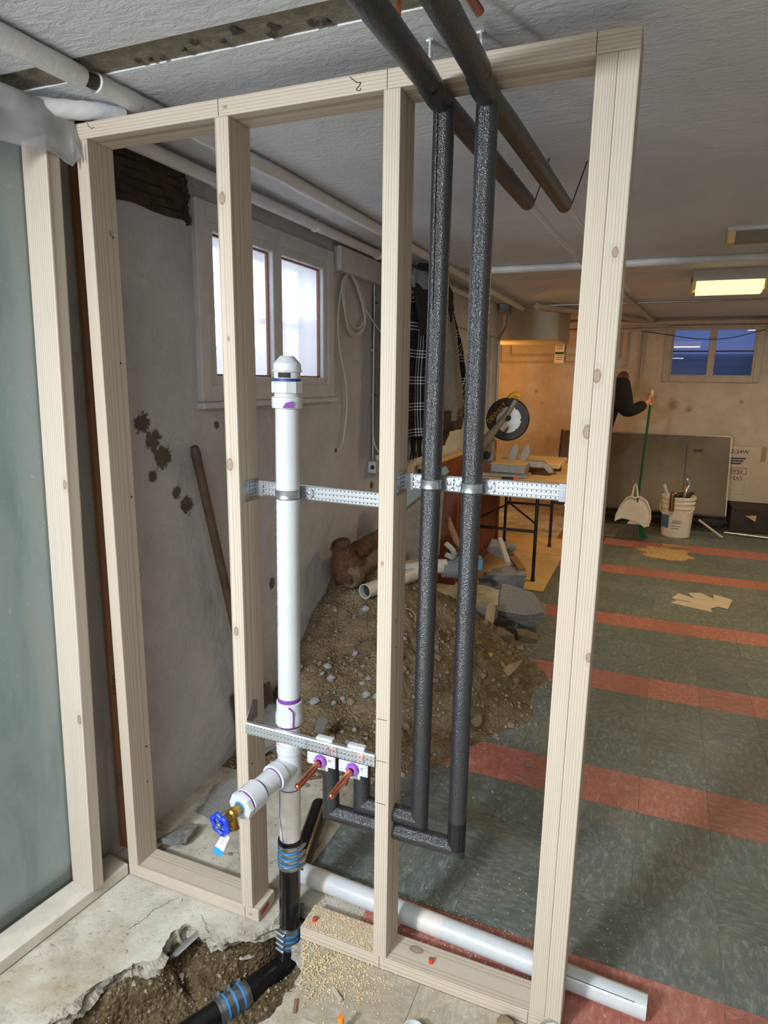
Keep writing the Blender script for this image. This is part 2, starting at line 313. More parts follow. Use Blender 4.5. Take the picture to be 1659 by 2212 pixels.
def tile_mat(name, base, light, dust):
    m, nt, b = new_mat(name); b.inputs['Roughness'].default_value = 0.55; b.inputs['Specular IOR Level'].default_value = 0.4
    oi = nt.nodes.new('ShaderNodeObjectInfo'); t = nt.nodes.new('ShaderNodeTexCoord')
    # marbling: streaks whose direction alternates from tile to tile
    g = nt.nodes.new('ShaderNodeNewGeometry')
    cmb = node(nt, 'ShaderNodeCombineXYZ'); nt.links.new(math_n(nt, 'MULTIPLY', oi.outputs['Random'], 30), cmb.inputs[2])
    a = node(nt, 'ShaderNodeVectorMath', operation='ADD'); nt.links.new(g.outputs['Position'], a.inputs[0]); nt.links.new(cmb.outputs[0], a.inputs[1])
    rot = node(nt, 'ShaderNodeVectorRotate', rotation_type='Z_AXIS'); nt.links.new(a.outputs[0], rot.inputs['Vector'])
    nt.links.new(math_n(nt, 'MULTIPLY', math_n(nt, 'GREATER_THAN', oi.outputs['Random'], 0.5), 1.5708), rot.inputs['Angle'])
    mp = nt.nodes.new('ShaderNodeMapping'); mp.inputs['Scale'].default_value = (1, 2.2, 1); nt.links.new(rot.outputs[0], mp.inputs[0])
    st = noise_n(nt, mp.outputs[0], 26, 9, 0.8, 0.4); fl = noise_n(nt, g.outputs['Position'], 3.2, 6, 0.7, 0.5); wr = noise_n(nt, g.outputs['Position'], 34, 9, 0.85, 0.8)
    c0 = ramp(nt, st, [(0.32, tuple(x * 0.72 for x in base[:3])), (0.5, base), (0.74, light)])
    hs = node(nt, 'ShaderNodeHueSaturation'); nt.links.new(c0, hs.inputs['Color']); nt.links.new(math_n(nt, 'ADD', math_n(nt, 'MULTIPLY', oi.outputs['Random'], 0.22), 0.90), hs.inputs['Value'])
    c1 = mixc(nt, math_n(nt, 'MULTIPLY', math_n(nt, 'SUBTRACT', wr, 0.57), 3.0, True), hs.outputs[0], light)
    for (an, so_) in ((0.35, 3.0), (1.2, 11.0), (-0.5, 23.0)):
        rt = node(nt, 'ShaderNodeVectorRotate', rotation_type='Z_AXIS'); nt.links.new(g.outputs['Position'], rt.inputs['Vector']); rt.inputs['Angle'].default_value = an
        mq = nt.nodes.new('ShaderNodeMapping'); mq.inputs['Scale'].default_value = (1.3, 30, 1); mq.inputs['Location'].default_value = (so_, so_, 0); nt.links.new(rt.outputs[0], mq.inputs[0])
        sc = noise_n(nt, mq.outputs[0], 5.0, 2, 0.5, 0.2)
        c1 = mixc(nt, math_n(nt, 'MULTIPLY', math_n(nt, 'MULTIPLY', math_n(nt, 'SUBTRACT', sc, 0.70), 12, True), 0.55), c1, srgb(176, 172, 158))
    c2 = mixc(nt, math_n(nt, 'MULTIPLY', math_n(nt, 'SUBTRACT', fl, 0.50), 3.0 * dust, True), c1, srgb(150, 138, 112))
    nt.links.new(c2, b.inputs['Base Color'])
    nt.links.new(math_n(nt, 'ADD', math_n(nt, 'MULTIPLY', wr, 0.5), 0.28), b.inputs['Roughness'])
    bump(nt, b, wr, 0.12, 0.002); return m
M['tile_grey'] = tile_mat('grey_vinyl_tile', srgb(94, 103, 99), srgb(150, 156, 150), 0.55)
M['tile_red'] = tile_mat('red_vinyl_tile', srgb(164, 100, 88), srgb(196, 150, 136), 0.4)
M['tile_dusty'] = tile_mat('dust_covered_tile', srgb(168, 158, 142), srgb(206, 198, 184), 0.8)
M['grime'] = plain('dark_mastic', srgb(70, 62, 54), 0.9, var=0.4, vs=30)
M['white_paint'] = plain('old_white_gloss_paint', srgb(214, 214, 216), 0.38, var=0.10, vs=9, bmp=0.35, bs=60)
M['white_wood'] = plain('painted_window_wood', srgb(198, 198, 200), 0.5, var=0.10, vs=12, bmp=0.25, bs=40)
M['old_wood'] = plain('dark_rotten_wood', srgb(62, 50, 42), 0.9, var=0.5, vs=20, bmp=0.6, bs=40)

# ------------------------------------------------------------ the setting
# floor slab with a broken-out trench
hole0 = [(0.15, -0.62), (0.172, -0.50), (0.184, -0.401), (0.205, -0.329), (0.258, -0.240), (0.297, -0.210), (0.278, -0.130), (0.289, -0.085), (0.35, -0.09), (0.421, -0.083), (0.465, -0.058), (0.506, -0.026), (0.525, 0.02), (0.523, 0.085), (0.56, 0.118), (0.605, 0.108), (0.622, 0.05), (0.640, -0.02), (0.668, -0.063), (0.692, -0.125), (0.690, -0.17), (0.672, -0.22), (0.650, -0.30), (0.60, -0.48), (0.52, -0.72), (0.36, -0.86), (0.22, -0.80)]
def densify(poly, step, jit, seed):
    r = random.Random(seed); out = []
    for i in range(len(poly)):
        a, b = V(poly[i]).to_2d(), V(poly[(i + 1) % len(poly)]).to_2d(); n = max(1, int((b - a).length / step))
        for k in range(n):
            p = a.lerp(b, k / n); out.append((p.x + r.uniform(-jit, jit), p.y + r.uniform(-jit, jit)))
    return out
hole = densify(hole0, 0.011, 0.0042, 3)
def inside(p, poly):
    c = False; j = len(poly) - 1
    for i in range(len(poly)):
        if (poly[i][1] > p[1]) != (poly[j][1] > p[1]) and p[0] < (poly[j][0] - poly[i][0]) * (p[1] - poly[i][1]) / (poly[j][1] - poly[i][1]) + poly[i][0]: c = not c
        j = i
    return c
ZS = -0.003
def make_floor():
    outer = [(-0.8, -3.5), (3.6, -3.5), (3.6, 7.0), (-0.8, 7.0)]
    pts = [V(p) for p in outer] + [V(p) for p in hole]; n = len(hole)
    edges = [(i, (i + 1) % 4) for i in range(4)] + [(4 + i, 4 + (i + 1) % n) for i in range(n)]
    vs, es, fs, *_ = geometry.delaunay_2d_cdt(pts, edges, [], 0, 1e-5)
    mb = MB(); keep = []
    for f in fs:
        c = sum((vs[i] for i in f), V((0, 0))) / len(f)
        if not inside(c, hole): keep.append(tuple(f))
    mb.add([(p.x, p.y, ZS) for p in vs], keep)
    fl = struct(mb.build('floor', M['slab']))
    # broken edge of the slab
    e = MB(); ctr = V((0.42, -0.3)); r = random.Random(5); rings = []
    for (z, k) in ((ZS, 0.0), (-0.010, 0.003), (-0.022, -0.004), (-0.036, 0.004), (-0.052, -0.004), (-0.08, -0.012)):
        rg = []
        for i, p in enumerate(hole):
            a, b = V(hole[i - 1]), V(hole[(i + 1) % n]); t = (b - a).normalized(); nr = V((t.y, -t.x))
            if not inside((p[0] + nr.x * 0.004, p[1] + nr.y * 0.004), hole): nr = -nr
            jj = 0 if k == 0 else 0.040 * nz(p[0] * 14, p[1] * 14, z * 45) + 0.014 * nz(p[0] * 60, p[1] * 60, z * 80)
            rg.append((p[0] + nr.x * (k + jj), p[1] + nr.y * (k + jj), z))
        rings.append(rg)
    e.add([p for rg in rings for p in rg], [(a * n + i, a * n + (i + 1) % n, (a + 1) * n + (i + 1) % n, (a + 1) * n + i) for a in range(len(rings) - 1) for i in range(n)])
    e.build('broken_edge', M['slab_edge'], fl)
    return fl
floor = make_floor()
# vinyl tiles: every tile its own piece
rows = [(0.012, 0.255, 1), (0.255, 0.50, 0), (0.50, 0.745, 0), (0.745, 0.982, 0), (0.982, 1.228, 1), (1.228, 1.475, 0), (1.475, 1.722, 0), (1.722, 1.968, 0), (1.968, 2.21, 1), (2.21, 2.46, 0), (2.46, 2.71, 0), (2.71, 2.962, 0), (2.962, 3.20, 1), (3.20, 3.46, 0), (3.46, 3.72, 0), (3.72, 3.98, 0), (3.98, 4.235, 0), (4.235, 4.48, 1), (4.48, 4.73, 0), (4.73, 4.98, 0), (4.98, 5.24, 0), (5.24, 5.54, 1), (5.54, 5.80, 0), (5.80, 6.05, 0), (6.05, 6.30, 0), (6.30, 6.60, 0), (6.60, 6.89, 0)]
xj = [0.520 + 0.243 * k for k in range(11)]
tile_meshes = {}
def tile(x0, x1, y0, y1, mname, skew):
    key = (round(y1 - y0, 3), mname)
    if key not in tile_meshes:
        g = 0.0009; b = MB().box(g, 0.243 - g, g, (y1 - y0) - g, 0, 0.003); me = bpy.data.meshes.new('tile'); me.from_pydata(b.v, [], b.f); me.materials.append(M[mname]); tile_meshes[key] = me
    o = bpy.data.objects.new('tile', tile_meshes[key]); COL.objects.link(o); o.parent = floor; o.location = (x0, y0, ZS + random.uniform(-0.0003, 0.0002)); return o
for (y0, y1, red) in rows:
    for k in range(10):
        x0 = xj[k] + 0.018 * ((y0 + y1) / 2 - 0.5)
        if y0 < 0.1 and k == 0: continue
        if inside((x0 + 0.02, y0 + 0.02), hole0) : continue
        tile(x0, x0 + 0.243, y0, y1, 'tile_red' if red else 'tile_grey', 0)
for k, (dx) in enumerate((0.0, 0.0, 0.0, 0.0)): tile(0.7455 - 0.0 + 0.243 * k, 0, -0.205, 0.0, 'tile_dusty', 0)
# ceiling
c = MB(); c.box(-0.6, 3.6, -3.5, -0.155, 2.25, 2.33); c.box(-0.27, 3.6, -0.068, 2.74, 2.25, 2.33); c.box(-0.27, 3.6, 2.74, 5.2, 2.285, 2.35); c.box(-0.86, 3.6, 5.2, 7.06, 2.285, 2.35)
ceil = struct(c.build('ceiling', M['ceiling']))
c = MB()
N = 90; mb = MB(); vs = []; fs = []
for i in range(N + 1):
    x = -0.27 + 3.87 * i / N
    for j, y in enumerate((-0.17, -0.155 + 0.004 * nz(x * 30, 1), -0.11, -0.068 + 0.004 * nz(x * 30, 5), -0.055)):
        vs.append((x, y, 2.2535 + (0 if j in (0, 4) else 0.002 * nz(x * 12, y * 30)))) 
for i in range(N):
    for j in range(4): a = i * 5 + j; fs.append((a, a + 1, a + 6, a + 5))
mb.add(vs, fs); mb.build('unpainted_strip', M['raw_concrete'], ceil)
# pits in the unpainted strip
for (x, y, r) in ((0.30, -0.095, 0.007), (0.33, -0.09, 0.006), (0.47, -0.115, 0.009), (0.43, -0.10, 0.006), (0.58, -0.125, 0.014), (0.64, -0.085, 0.010), (0.66, -0.110, 0.013), (0.74, -0.095, 0.011), (0.765, -0.09, 0.010), (0.36, -0.085, 0.006), (0.53, -0.10, 0.007)):
    MB().tube([(x, y, 2.258), (x, y, 2.2488)], [r * 0.4, r], 9, jit=lambda i, k: 1 + 0.35 * math.sin(k * 2.3 + x * 70)).build('pit', M['grime'], ceil)
# left wall: long window wall behind the frame, with the window opening, then the angled front piece
WX = -0.09
wl = MB()
def wall_x(mb, x, y0, y1, z0, z1, t=0.16): mb.box(x - t, x, y0, y1, z0, z1)
wy0, wy1, wz0, wz1 = 0.63, 1.53, 1.515, 2.10
wall_x(wl, WX, 0.08, wy0, -0.02, 2.35); wall_x(wl, WX, wy1, 5.15, -0.02, 2.35); wall_x(wl, WX, wy0, wy1, -0.02, wz0); wall_x(wl, WX, wy0, wy1, wz1, 2.35)
wall_left = struct(wl.build('wall_left', M['wall']))
b = MB(); b.box(WX, WX + 0.045, 2.3, 5.15, 1.98, 2.285); b.box(WX, WX + 0.03, 4.95, 5.15, 0.0, 1.98); b.build('header_beam', M['wall'], wall_left, bevel=0.006)
# front stretch of the left wall, slightly out of square
AN = V((-0.115, -1.0, 0)).normalized(); AO = V((-0.10, 0.08, 0))
wf = MB(); d = AN * 3.7; q = V((-0.16, 0, 0))
wf.add([AO, AO + d, AO + d + q, AO + q, AO + V((0, 0, 2.35)), AO + d + V((0, 0, 2.35)), AO + d + q + V((0, 0, 2.35)), AO + q + V((0, 0, 2.35))], [(0, 1, 2, 3), (4, 7, 6, 5), (0, 4, 5, 1), (1, 5, 6, 2), (2, 6, 7, 3), (3, 7, 4, 0)])
struct(wf.build('wall_left_front', M['front_wall']))
struct(MB().box(-0.86, -0.70, 5.15, 6.9, 0, 2.35).box(-0.70, -0.25, 5.15, 5.25, 0, 2.35).build('wall_left_alcove', M['wall_back']))
# back wall with window opening
bw = MB(); bx0, bx1, bz0, bz1 = 1.53, 2.38, 1.64, 2.185
bw.box(-0.86, bx0, 6.9, 7.06, -0.02, 2.35); bw.box(bx1, 3.6, 6.9, 7.06, -0.02, 2.35); bw.box(bx0, bx1, 6.9, 7.06, -0.02, bz0); bw.box(bx0, bx1, 6.9, 7.06, bz1, 2.35)
struct(bw.build('wall_back', M['wall_back']))
struct(MB().box(3.6, 3.75, -3.5, 7.0, 0, 2.35).build('wall_right', M['wall_back']))
struct(MB().box(-0.8, 3.6, -3.65, -3.5, 0, 2.35).build('wall_front', M['front_wall']))

# windows
def glass_mat(name, tint, trans, frost, bmp_s, rough):
    m, nt, b = new_mat(name); nt.nodes.remove(b); out = nt.nodes['Material Output']
    tr = nt.nodes.new('ShaderNodeBsdfTransparent'); tr.inputs[0].default_value = tint
    tl = nt.nodes.new('ShaderNodeBsdfTranslucent'); tl.inputs[0].default_value = tint
    gl = nt.nodes.new('ShaderNodeBsdfGlossy'); gl.inputs['Roughness'].default_value = rough
    v = coords(nt); bp = nt.nodes.new('ShaderNodeBump'); bp.inputs['Strength'].default_value = bmp_s; bp.inputs['Distance'].default_value = 0.003
    nt.links.new(noise_n(nt, v, 110, 2), bp.inputs['Height']); nt.links.new(bp.outputs[0], tl.inputs['Normal'])
    m1 = nt.nodes.new('ShaderNodeMixShader'); m1.inputs[0].default_value = frost; nt.links.new(tr.outputs[0], m1.inputs[1]); nt.links.new(tl.outputs[0], m1.inputs[2])
    fr = nt.nodes.new('ShaderNodeLayerWeight'); fr.inputs[0].default_value = 0.5
    m2 = nt.nodes.new('ShaderNodeMixShader'); nt.links.new(math_n(nt, 'ADD', math_n(nt, 'MULTIPLY', math_n(nt, 'POWER', fr.outputs['Facing'], 4.0), 0.5), 0.035), m2.inputs[0]); nt.links.new(m1.outputs[0], m2.inputs[1]); nt.links.new(gl.outputs[0], m2.inputs[2])
    nt.links.new(m2.outputs[0], out.inputs[0]); return m
M['glass_obscure'] = glass_mat('obscure_glass', (0.96, 0.96, 0.98, 1), 0.5, 0.28, 0.9, 0.12)
M['glass_clear'] = glass_mat('clear_window_glass', (0.86, 0.90, 0.95, 1), 0.9, 0.06, 0.0, 0.02)
M['glass_daylight_blue'] = glass_mat('blue_daylight_glass', (0.17, 0.20, 0.30, 1), 0.9, 0.3, 0.2, 0.02)  # dim bluish daylight put into the tint of the far panes
def frame_ring(mb, y0, y1, z0, z1, x0, x1, t):
    mb.box(x0, x1, y0, y0 + t, z0, z1); mb.box(x0, x1, y1 - t, y1, z0, z1); mb.box(x0, x1, y0 + t, y1 - t, z0, z0 + t); mb.box(x0, x1, y0 + t, y1 - t, z1 - t, z1)
win1 = bpy.data.objects.new('window_1', None); COL.objects.link(win1); win1.location = (WX, 1.08, 1.47); win1['_o'] = (WX, 1.08, 1.47); struct(win1)
cs = MB(); frame_ring(cs, 0.560, 1.60, 1.475, 2.165, WX - 0.01, WX + 0.022, 0.062); cs.build('casing', M['white_wood'], win1, bevel=0.004)
cs = MB(); frame_ring(cs, 0.615, 1.545, 1.525, 2.115, WX - 0.03, WX + 0.014, 0.045); cs.box(WX - 0.03, WX + 0.016, 1.055, 1.125, 1.525, 2.115); cs.build('sash_frame', M['white_wood'], win1, bevel=0.003)
cs = MB(); cs.box(WX - 0.02, WX + 0.034, 0.55, 1.615, 1.452, 1.476); cs.build('window_sill', M['white_wood'], win1, bevel=0.004)
for (y0, y1) in ((0.66, 1.055), (1.125, 1.50)):
    MB().box(WX - 0.024, WX - 0.019, y0 - 0.003, y1 + 0.003, 1.567, 2.073).build('pane', M['glass_obscure'], win1)
    g = MB(); M['putty'] = plain('red_putty', srgb(150, 105, 90), 0.8)
    frame_ring(g, y0, y1, 1.570, 2.070, WX - 0.019, WX - 0.008, 0.007); g.build('glazing_bead', M['putty'], win1)
# outer storm sash with a bar across the middle
cs = MB(); frame_ring(cs, 0.60, 1.56, 1.50, 2.12, -0.235, -0.215, 0.06); cs.box(-0.235, -0.215, 0.98, 1.04, 1.5, 2.12); cs.box(-0.235, -0.215, 1.36, 1.385, 1.5, 2.12); cs.box(-0.235, -0.215, 0.60, 1.56, 1.80, 1.825); cs.build('storm_sash', M['white_wood'], win1)
struct(MB().box(-0.62, -0.60, -0.2, 2.6, 0.9, 1.72).build('window_well_wall', M['front_wall']))
# far window
win2 = bpy.data.objects.new('window_2', None); COL.objects.link(win2); win2.location = (1.95, 6.9, 1.6); win2['_o'] = (1.95, 6.9, 1.6); struct(win2)
M['taupe_paint'] = plain('taupe_window_paint', srgb(168, 158, 146), 0.6, var=0.12, vs=10)
def ring_y(mb, x0, x1, z0, z1, y0, y1, t):
    mb.box(x0, x0 + t, y0, y1, z0, z1); mb.box(x1 - t, x1, y0, y1, z0, z1); mb.box(x0 + t, x1 - t, y0, y1, z0, z0 + t); mb.box(x0 + t, x1 - t, y0, y1, z1 - t, z1)
cs = MB(); ring_y(cs, 1.465, 2.45, 1.585, 2.225, 6.878, 6.91, 0.07); cs.build('casing', M['taupe_paint'], win2, bevel=0.004)
cs = MB(); ring_y(cs, 1.525, 2.39, 1.635, 2.195, 6.89, 6.93, 0.03); cs.box(1.915, 1.985, 6.886, 6.93, 1.635, 2.195); cs.build('sash_frame', M['taupe_paint'], win2, bevel=0.003)
M['black_metal'] = plain('black_metal', srgb(28, 27, 26), 0.5, var=0.2, vs=20)
for (x0, x1) in ((1.55, 1.92), (1.98, 2.365)):
    MB().box(x0, x1, 6.918, 6.923, 1.66, 2.17).build('pane', M['glass_daylight_blue'], win2)
    MB().box(x0, x1, 6.900, 6.917, 1.915, 1.932).build('muntin', M['black_metal'], win2)
wwell = MB()
for k in range(9): wwell.cyl((1.2, 7.62, 1.2 + 0.085 * k), (2.8, 7.62, 1.2 + 0.085 * k), 0.045, n=10)
wwell.box(1.1, 1.2, 7.06, 7.7, 1.0, 1.95); wwell.box(2.8, 2.9, 7.06, 7.7, 1.0, 1.95); wwell.box(1.1, 2.9, 7.06, 7.7, 1.0, 1.1)
struct(wwell.build('window_well_liner', plain('galvanized_well', srgb(120, 126, 140), 0.5, var=0.3)))  # blue of the daylight put into the liner's grey as well

# ------------------------------------------------------------ stud wall frame
L1, D1 = srgb(193, 182, 167), srgb(134, 111, 86)
S, DP, H, R = 0.0381, 0.0889, 2.1905, 1.3486
def lumber(name, length, m, parent, loc, rot=(0, 0, 0), wdt=S, dep=DP, bevel=0.0025):
    b = MB().box(0, wdt, 0, dep, 0, length)
    o = b.build(name, m, None, bevel=bevel, seg=2); o.parent = parent
    po = V(parent['_o']) if parent is not None else V((0, 0, 0)); o.location = V(loc) - po; o.rotation_euler = rot; o['_o'] = tuple(loc); return o
fr = thing('stud_wall_frame', 'new pine stud partition frame carrying the pipes, with one doubled end stud', 'wall frame', (R / 2, 0, 0))
SH = H - 2 * S
studs = [(0.0, 0, [(S, 0.06, 1.9, 0.004)], 0.0045, (0.10, -0.10)), (0.4284, 1, [(0.015, 0, 1.94, 0.008), (0.012, 0, 1.31, 0.009), (0.014, 0, 0.86, 0.007), (0.02, 0, 1.62, 0.003)], 0.0065, (0.0, -0.03)),
         (0.8515, 2, [(S, 0.03, 0.95, 0.004), (0.012, 0, 1.1, 0.003)], 0.0062, (0.09, -0.02)), (1.2724, 3, [(0.034, 0, 1.43, 0.008)], 0.0046, (0.12, -0.03)), (1.3105, 4, [(0.006, 0, 1.54, 0.0075), (0.022, 0, 1.77, 0.0055), (0.034, 0, 0.95, 0.006)], 0.0062, (-0.15, -0.03))]
stud_obs = []
for (x, i, kn, sp, ce) in studs:
    mt = wood('pine_stud_%d' % i, L1, D1, sp, kn, ce, 1.0, seed=i * 3.7)
    stud_obs.append(lumber('stud', SH, mt, fr, (x, 0, S)))
M['plate'] = wood('pine_plate', L1, D1, 0.0065, [(0.02, 0.0, 0.46, 0.003)], (0.04, -0.035), 0.9, seed=9)
M['plate_low'] = wood('pine_sole_plate', L1, D1, 0.0062, [(0.0, 0.06, 0.33, 0.011)], (-0.05, -0.05), 1.0, seed=4)
tp = lumber('top_plate', R, M['plate'], fr, (0, 0, H), (0, PI / 2, 0))
bp1 = lumber('sole_plate', 0.4875, M['plate'], fr, (0, 0, S), (0, PI / 2, 0))
bp2 = lumber('sole_plate', R - 0.626, M['plate_low'], fr, (0.626, 0, S), (0, PI / 2, 0))
M['pencil'] = plain('pencil_line', srgb(60, 56, 52), 0.9)
pm = MB()
for x in (0.4405, 0.860, 1.2715): pm.box(x - 0.0006, x + 0.0006, -0.0006, 0.001, H - S + 0.001, H - 0.001)
pm.build('pencil_mark', M['pencil'], tp).location = V((0, 0, 0)); 
for o in list(tp.children): o.parent = fr; o.data.transform(Matrix.Translation(V(tp['_o']) - V(fr['_o'])))
pm = MB()
for (x, y, z0) in ((0.4405, 0.0, 0.002), (0.870, 0.0, 0.002), (1.27, 0.0, 0.002)): pm.box(x - 0.0006, x + 0.0006, -0.0006, 0.001, z0, S - 0.001)
for (x, z) in ((0.8515, 0.50), (0.8515, 0.62), (0.8515, 0.735)): pm.box(x + 0.004, x + 0.03, -0.0006, 0.001, z, z + 0.0012)
pm.build('pencil_mark', M['pencil'], fr)
# scribble on the top plate
sc = MB(); sc.tube(spline([(0.775, -0.0006, H - 0.004), (0.79, -0.0006, H - 0.016), (0.80, -0.0006, H - 0.018), (0.795, -0.0006, H - 0.025), (0.79, -0.0006, H - 0.03), (0.798, -0.0006, H - 0.033), (0.80, -0.0006, H - 0.028)], 5), 0.0009, 5)
sc.tube([(0.045, -0.0006, H - 0.003), (0.048, -0.0006, H - 0.012), (0.055, -0.0006, H - 0.014), (0.058, -0.0006, H - 0.018), (0.063, -0.0006, H - 0.015), (0.068, -0.0006, H - 0.016)], 0.0007, 5)
sc.build('ink_scribble', M['pencil'], fr)
# concrete screws with red collars in the sole plate
M['red_plastic'] = plain('red_plastic', srgb(208, 66, 38), 0.45)
M['steel'] = plain('zinc_steel', srgb(178, 182, 188), 0.32, 0.9, var=0.12, vs=40)
for (x, y) in ((0.415, 0.035), (0.655, 0.033), (1.005, 0.036)):
    sc = MB()
    for k in range(8):
        a = k * PI / 4; sc.box(x + 0.0045 * math.cos(a) - 0.0016, x + 0.0045 * math.cos(a) + 0.0016, y + 0.0045 * math.sin(a) - 0.0016, y + 0.0045 * math.sin(a) + 0.0016, S, S + 0.012)
    o = sc.build('anchor_collar', M['red_plastic'], fr)
    MB().cyl((x, y, S), (x, y, S + 0.016), 0.0032, n=8).build('anchor_screw', M['steel'], o)
# red lumber mark on the cut end
MB().box(0.4876, 0.4882, 0.012, 0.055, 0.010, 0.028).build('lumber_stamp', plain('red_stamp', srgb(176, 70, 72), 0.8, var=0.5, vs=120), fr)
# nail dimples
nd = MB()
for (x, y, z) in ((S, 0.068, 1.93), (S, 0.066, 1.60), (S, 0.074, 1.22), (S, 0.07, 0.42), (S, 0.064, 0.30), (0.4284 + S, 0.02, 0.5), (0.8896, 0.03, 0.92), (0.8896, 0.05, 0.47)):
    nd.cyl((x - 0.001, y, z), (x + 0.0006, y, z), 0.0032, n=8)
nd.build('nail_hole', M['grime'], fr)

# ------------------------------------------------------------ framing of the side wall
sw = thing('side_wall_frame', 'weathered sole plate with one pine stud against the green plastic-covered side wall', 'wall frame', (-0.05, -0.12, 0))
ang = math.atan2(-0.115, -1.0)   # direction towards the photographer
M['dusty_pine'] = plain('dusty_pine', srgb(196, 188, 176), 0.85, var=0.16, vs=9, bmp=0.3, bs=40)
M['side_pine'] = wood('side_pine', srgb(192, 183, 170), srgb(130, 108, 86), 0.0078, [(0.088, 0.0, 1.24, 0.007), (0.085, 0.0, 0.56, 0.008)], (0.16, -0.03), 1.1, seed=6)
b = MB(); p = AN; a_ = V((p.y, -p.x, 0)) * -1
a_ = V((1, -0.115, 0)).normalized()
base0 = V((0.0, -0.002, 0))
def plate_pt(s, t, z): return base0 + AN * s - a_ * t + V((0, 0, z))
sp_o = b.add([plate_pt(s, t, z) for z in (0, S) for (s, t) in ((0, 0), (2.6, 0), (2.6, 0.089), (0, 0.089))], [(0, 1, 2, 3), (4, 7, 6, 5), (0, 4, 5, 1), (1, 5, 6, 2), (2, 6, 7, 3), (3, 7, 4, 0)]).build('sole_plate', M['dusty_pine'], sw, bevel=0.004, seg=2)
# stud: wide face to the room
so = lumber('stud', 2.10, M['side_pine'], sw, (-0.1035, -0.126, S), (-0.022, 0, -0.115), 0.098, S, 0.004)
M['red_pine'] = wood('old_red_pine', srgb(150, 104, 72), srgb(98, 60, 40), 0.012, [(0.02, 0.0, 0.25, 0.012)], (0.0, -0.05), 0.9, seed=5)
bs = lumber('old_stud', 2.11, M['red_pine'], None, (-0.084, 0.049, S), (0, 0, 0), 0.07, 0.036, 0.004)
tag(bs, 'old reddish-brown stud standing behind the end stud, stamped STUD', 'stud')
text('grade_stamp', 'STUD', 0.028, M['pencil'], (-0.05, 0.0484, 0.62), (0, 0, 1), (-1, 0, 0)).parent = bs
for o in bs.children: o.data.transform(Matrix.Translation(-V(bs['_o'])))
# green-tinted plastic sheet over the side wall
def sheet_mat():
    m, nt, b = new_mat('green_poly_sheet'); b.inputs['Roughness'].default_value = 0.30; b.inputs['Specular IOR Level'].default_value = 0.6; b.inputs['Coat Weight'].default_value = 0.3; b.inputs['Coat Roughness'].default_value = 0.2
    v = coords(nt, (1, 1, 0.35)); f = noise_n(nt, v, 7, 4, 0.55, 0.8); g = noise_n(nt, coords(nt), 60, 5, 0.7)
    c0 = ramp(nt, f, [(0.3, srgb(116, 130, 130)), (0.5, srgb(132, 146, 145)), (0.75, srgb(142, 145, 140))])
    c1 = mixc(nt, math_n(nt, 'MULTIPLY', math_n(nt, 'SUBTRACT', g, 0.6), 2.5, True), c0, srgb(186, 194, 190))
    nt.links.new(c1, b.inputs['Base Color']); bump(nt, b, f, 0.10, 0.02); return m
M['poly_green'] = sheet_mat()
ps = MB(); NU, NV = 60, 30; vs = []
for i in range(NU + 1):
    for j in range(NV + 1):
        s, z = 0.02 + 2.4 * i / NU, 0.04 + 2.16 * j / NV
        q = plate_pt(s, 0.092 - 0.0, z) + a_ * (-0.002 + 0.0025 * nz(s * 5, z * 1.2, 3) + 0.0012 * nz(s * 14, z * 3)); vs.append(q)
ps.add(vs, [(i * (NV + 1) + j, (i + 1) * (NV + 1) + j, (i + 1) * (NV + 1) + j + 1, i * (NV + 1) + j + 1) for i in range(NU) for j in range(NV)])
tag(ps.build('plastic_sheet', M['poly_green'], None, smooth=True, solid=0.001), 'pale green plastic vapour sheet lining the side wall behind the stud', 'plastic sheet')
# clear sheet flap hanging from the taped pipe at the ceiling
def clear_mat():
    m, nt, b = new_mat('cloudy_clear_poly'); b.inputs['Base Color'].default_value = srgb(206, 206, 208); b.inputs['Roughness'].default_value = 0.28; b.inputs['Specular IOR Level'].default_value = 0.6
    f = noise_n(nt, coords(nt), 9, 5, 0.6); nt.links.new(math_n(nt, 'ADD', math_n(nt, 'MULTIPLY', f, 0.4), 0.28), b.inputs['Alpha']); return m
M['poly_clear'] = clear_mat()
fl = MB(); vs = []; NU, NV = 30, 12
prof = [(-0.62, 2.05), (-0.40, 2.075), (-0.216, 2.088), (-0.16, 2.090), (-0.10, 2.097), (-0.07, 2.096), (-0.045, 2.086), (-0.025, 2.082), (-0.012, 2.092), (-0.006, 2.11)]
def pl(y):
    for (a, za), (b2, zb) in zip(prof, prof[1:]):
        if a <= y <= b2: return za + (zb - za) * (y - a) / (b2 - a)
    return prof[-1][1]
for i in range(NU + 1):
    y = -0.62 + 0.614 * i / NU; zb = pl(y)
    for j in range(NV + 1):
        t = j / NV; vs.append((0.019 + 0.010 * nz(y * 9, t * 2) - 0.012 * (1 - t) + (0.10 * (y + 0.006) if y < 0 else 0) + 0.006 * math.sin(y * 40) * t, y, 2.215 - (2.215 - zb) * t))
fl.add(vs, [(i * (NV + 1) + j, (i + 1) * (NV + 1) + j, (i + 1) * (NV + 1) + j + 1, i * (NV + 1) + j + 1) for i in range(NU) for j in range(NV)])
flap = tag(fl.build('clear_plastic_flap', M['poly_clear'], None, smooth=True, solid=0.0006), 'cloudy clear plastic flap hanging below the taped pipe at the ceiling corner', 'plastic sheet')
k = MB(); k.add([(0.034, -0.034, 2.135), (0.03, -0.008, 2.145), (0.03, -0.003, 2.105), (0.034, -0.012, 2.09)], [(0, 1, 2, 3)]); k.build('folded_corner', M['poly_clear'], flap, solid=0.0006)

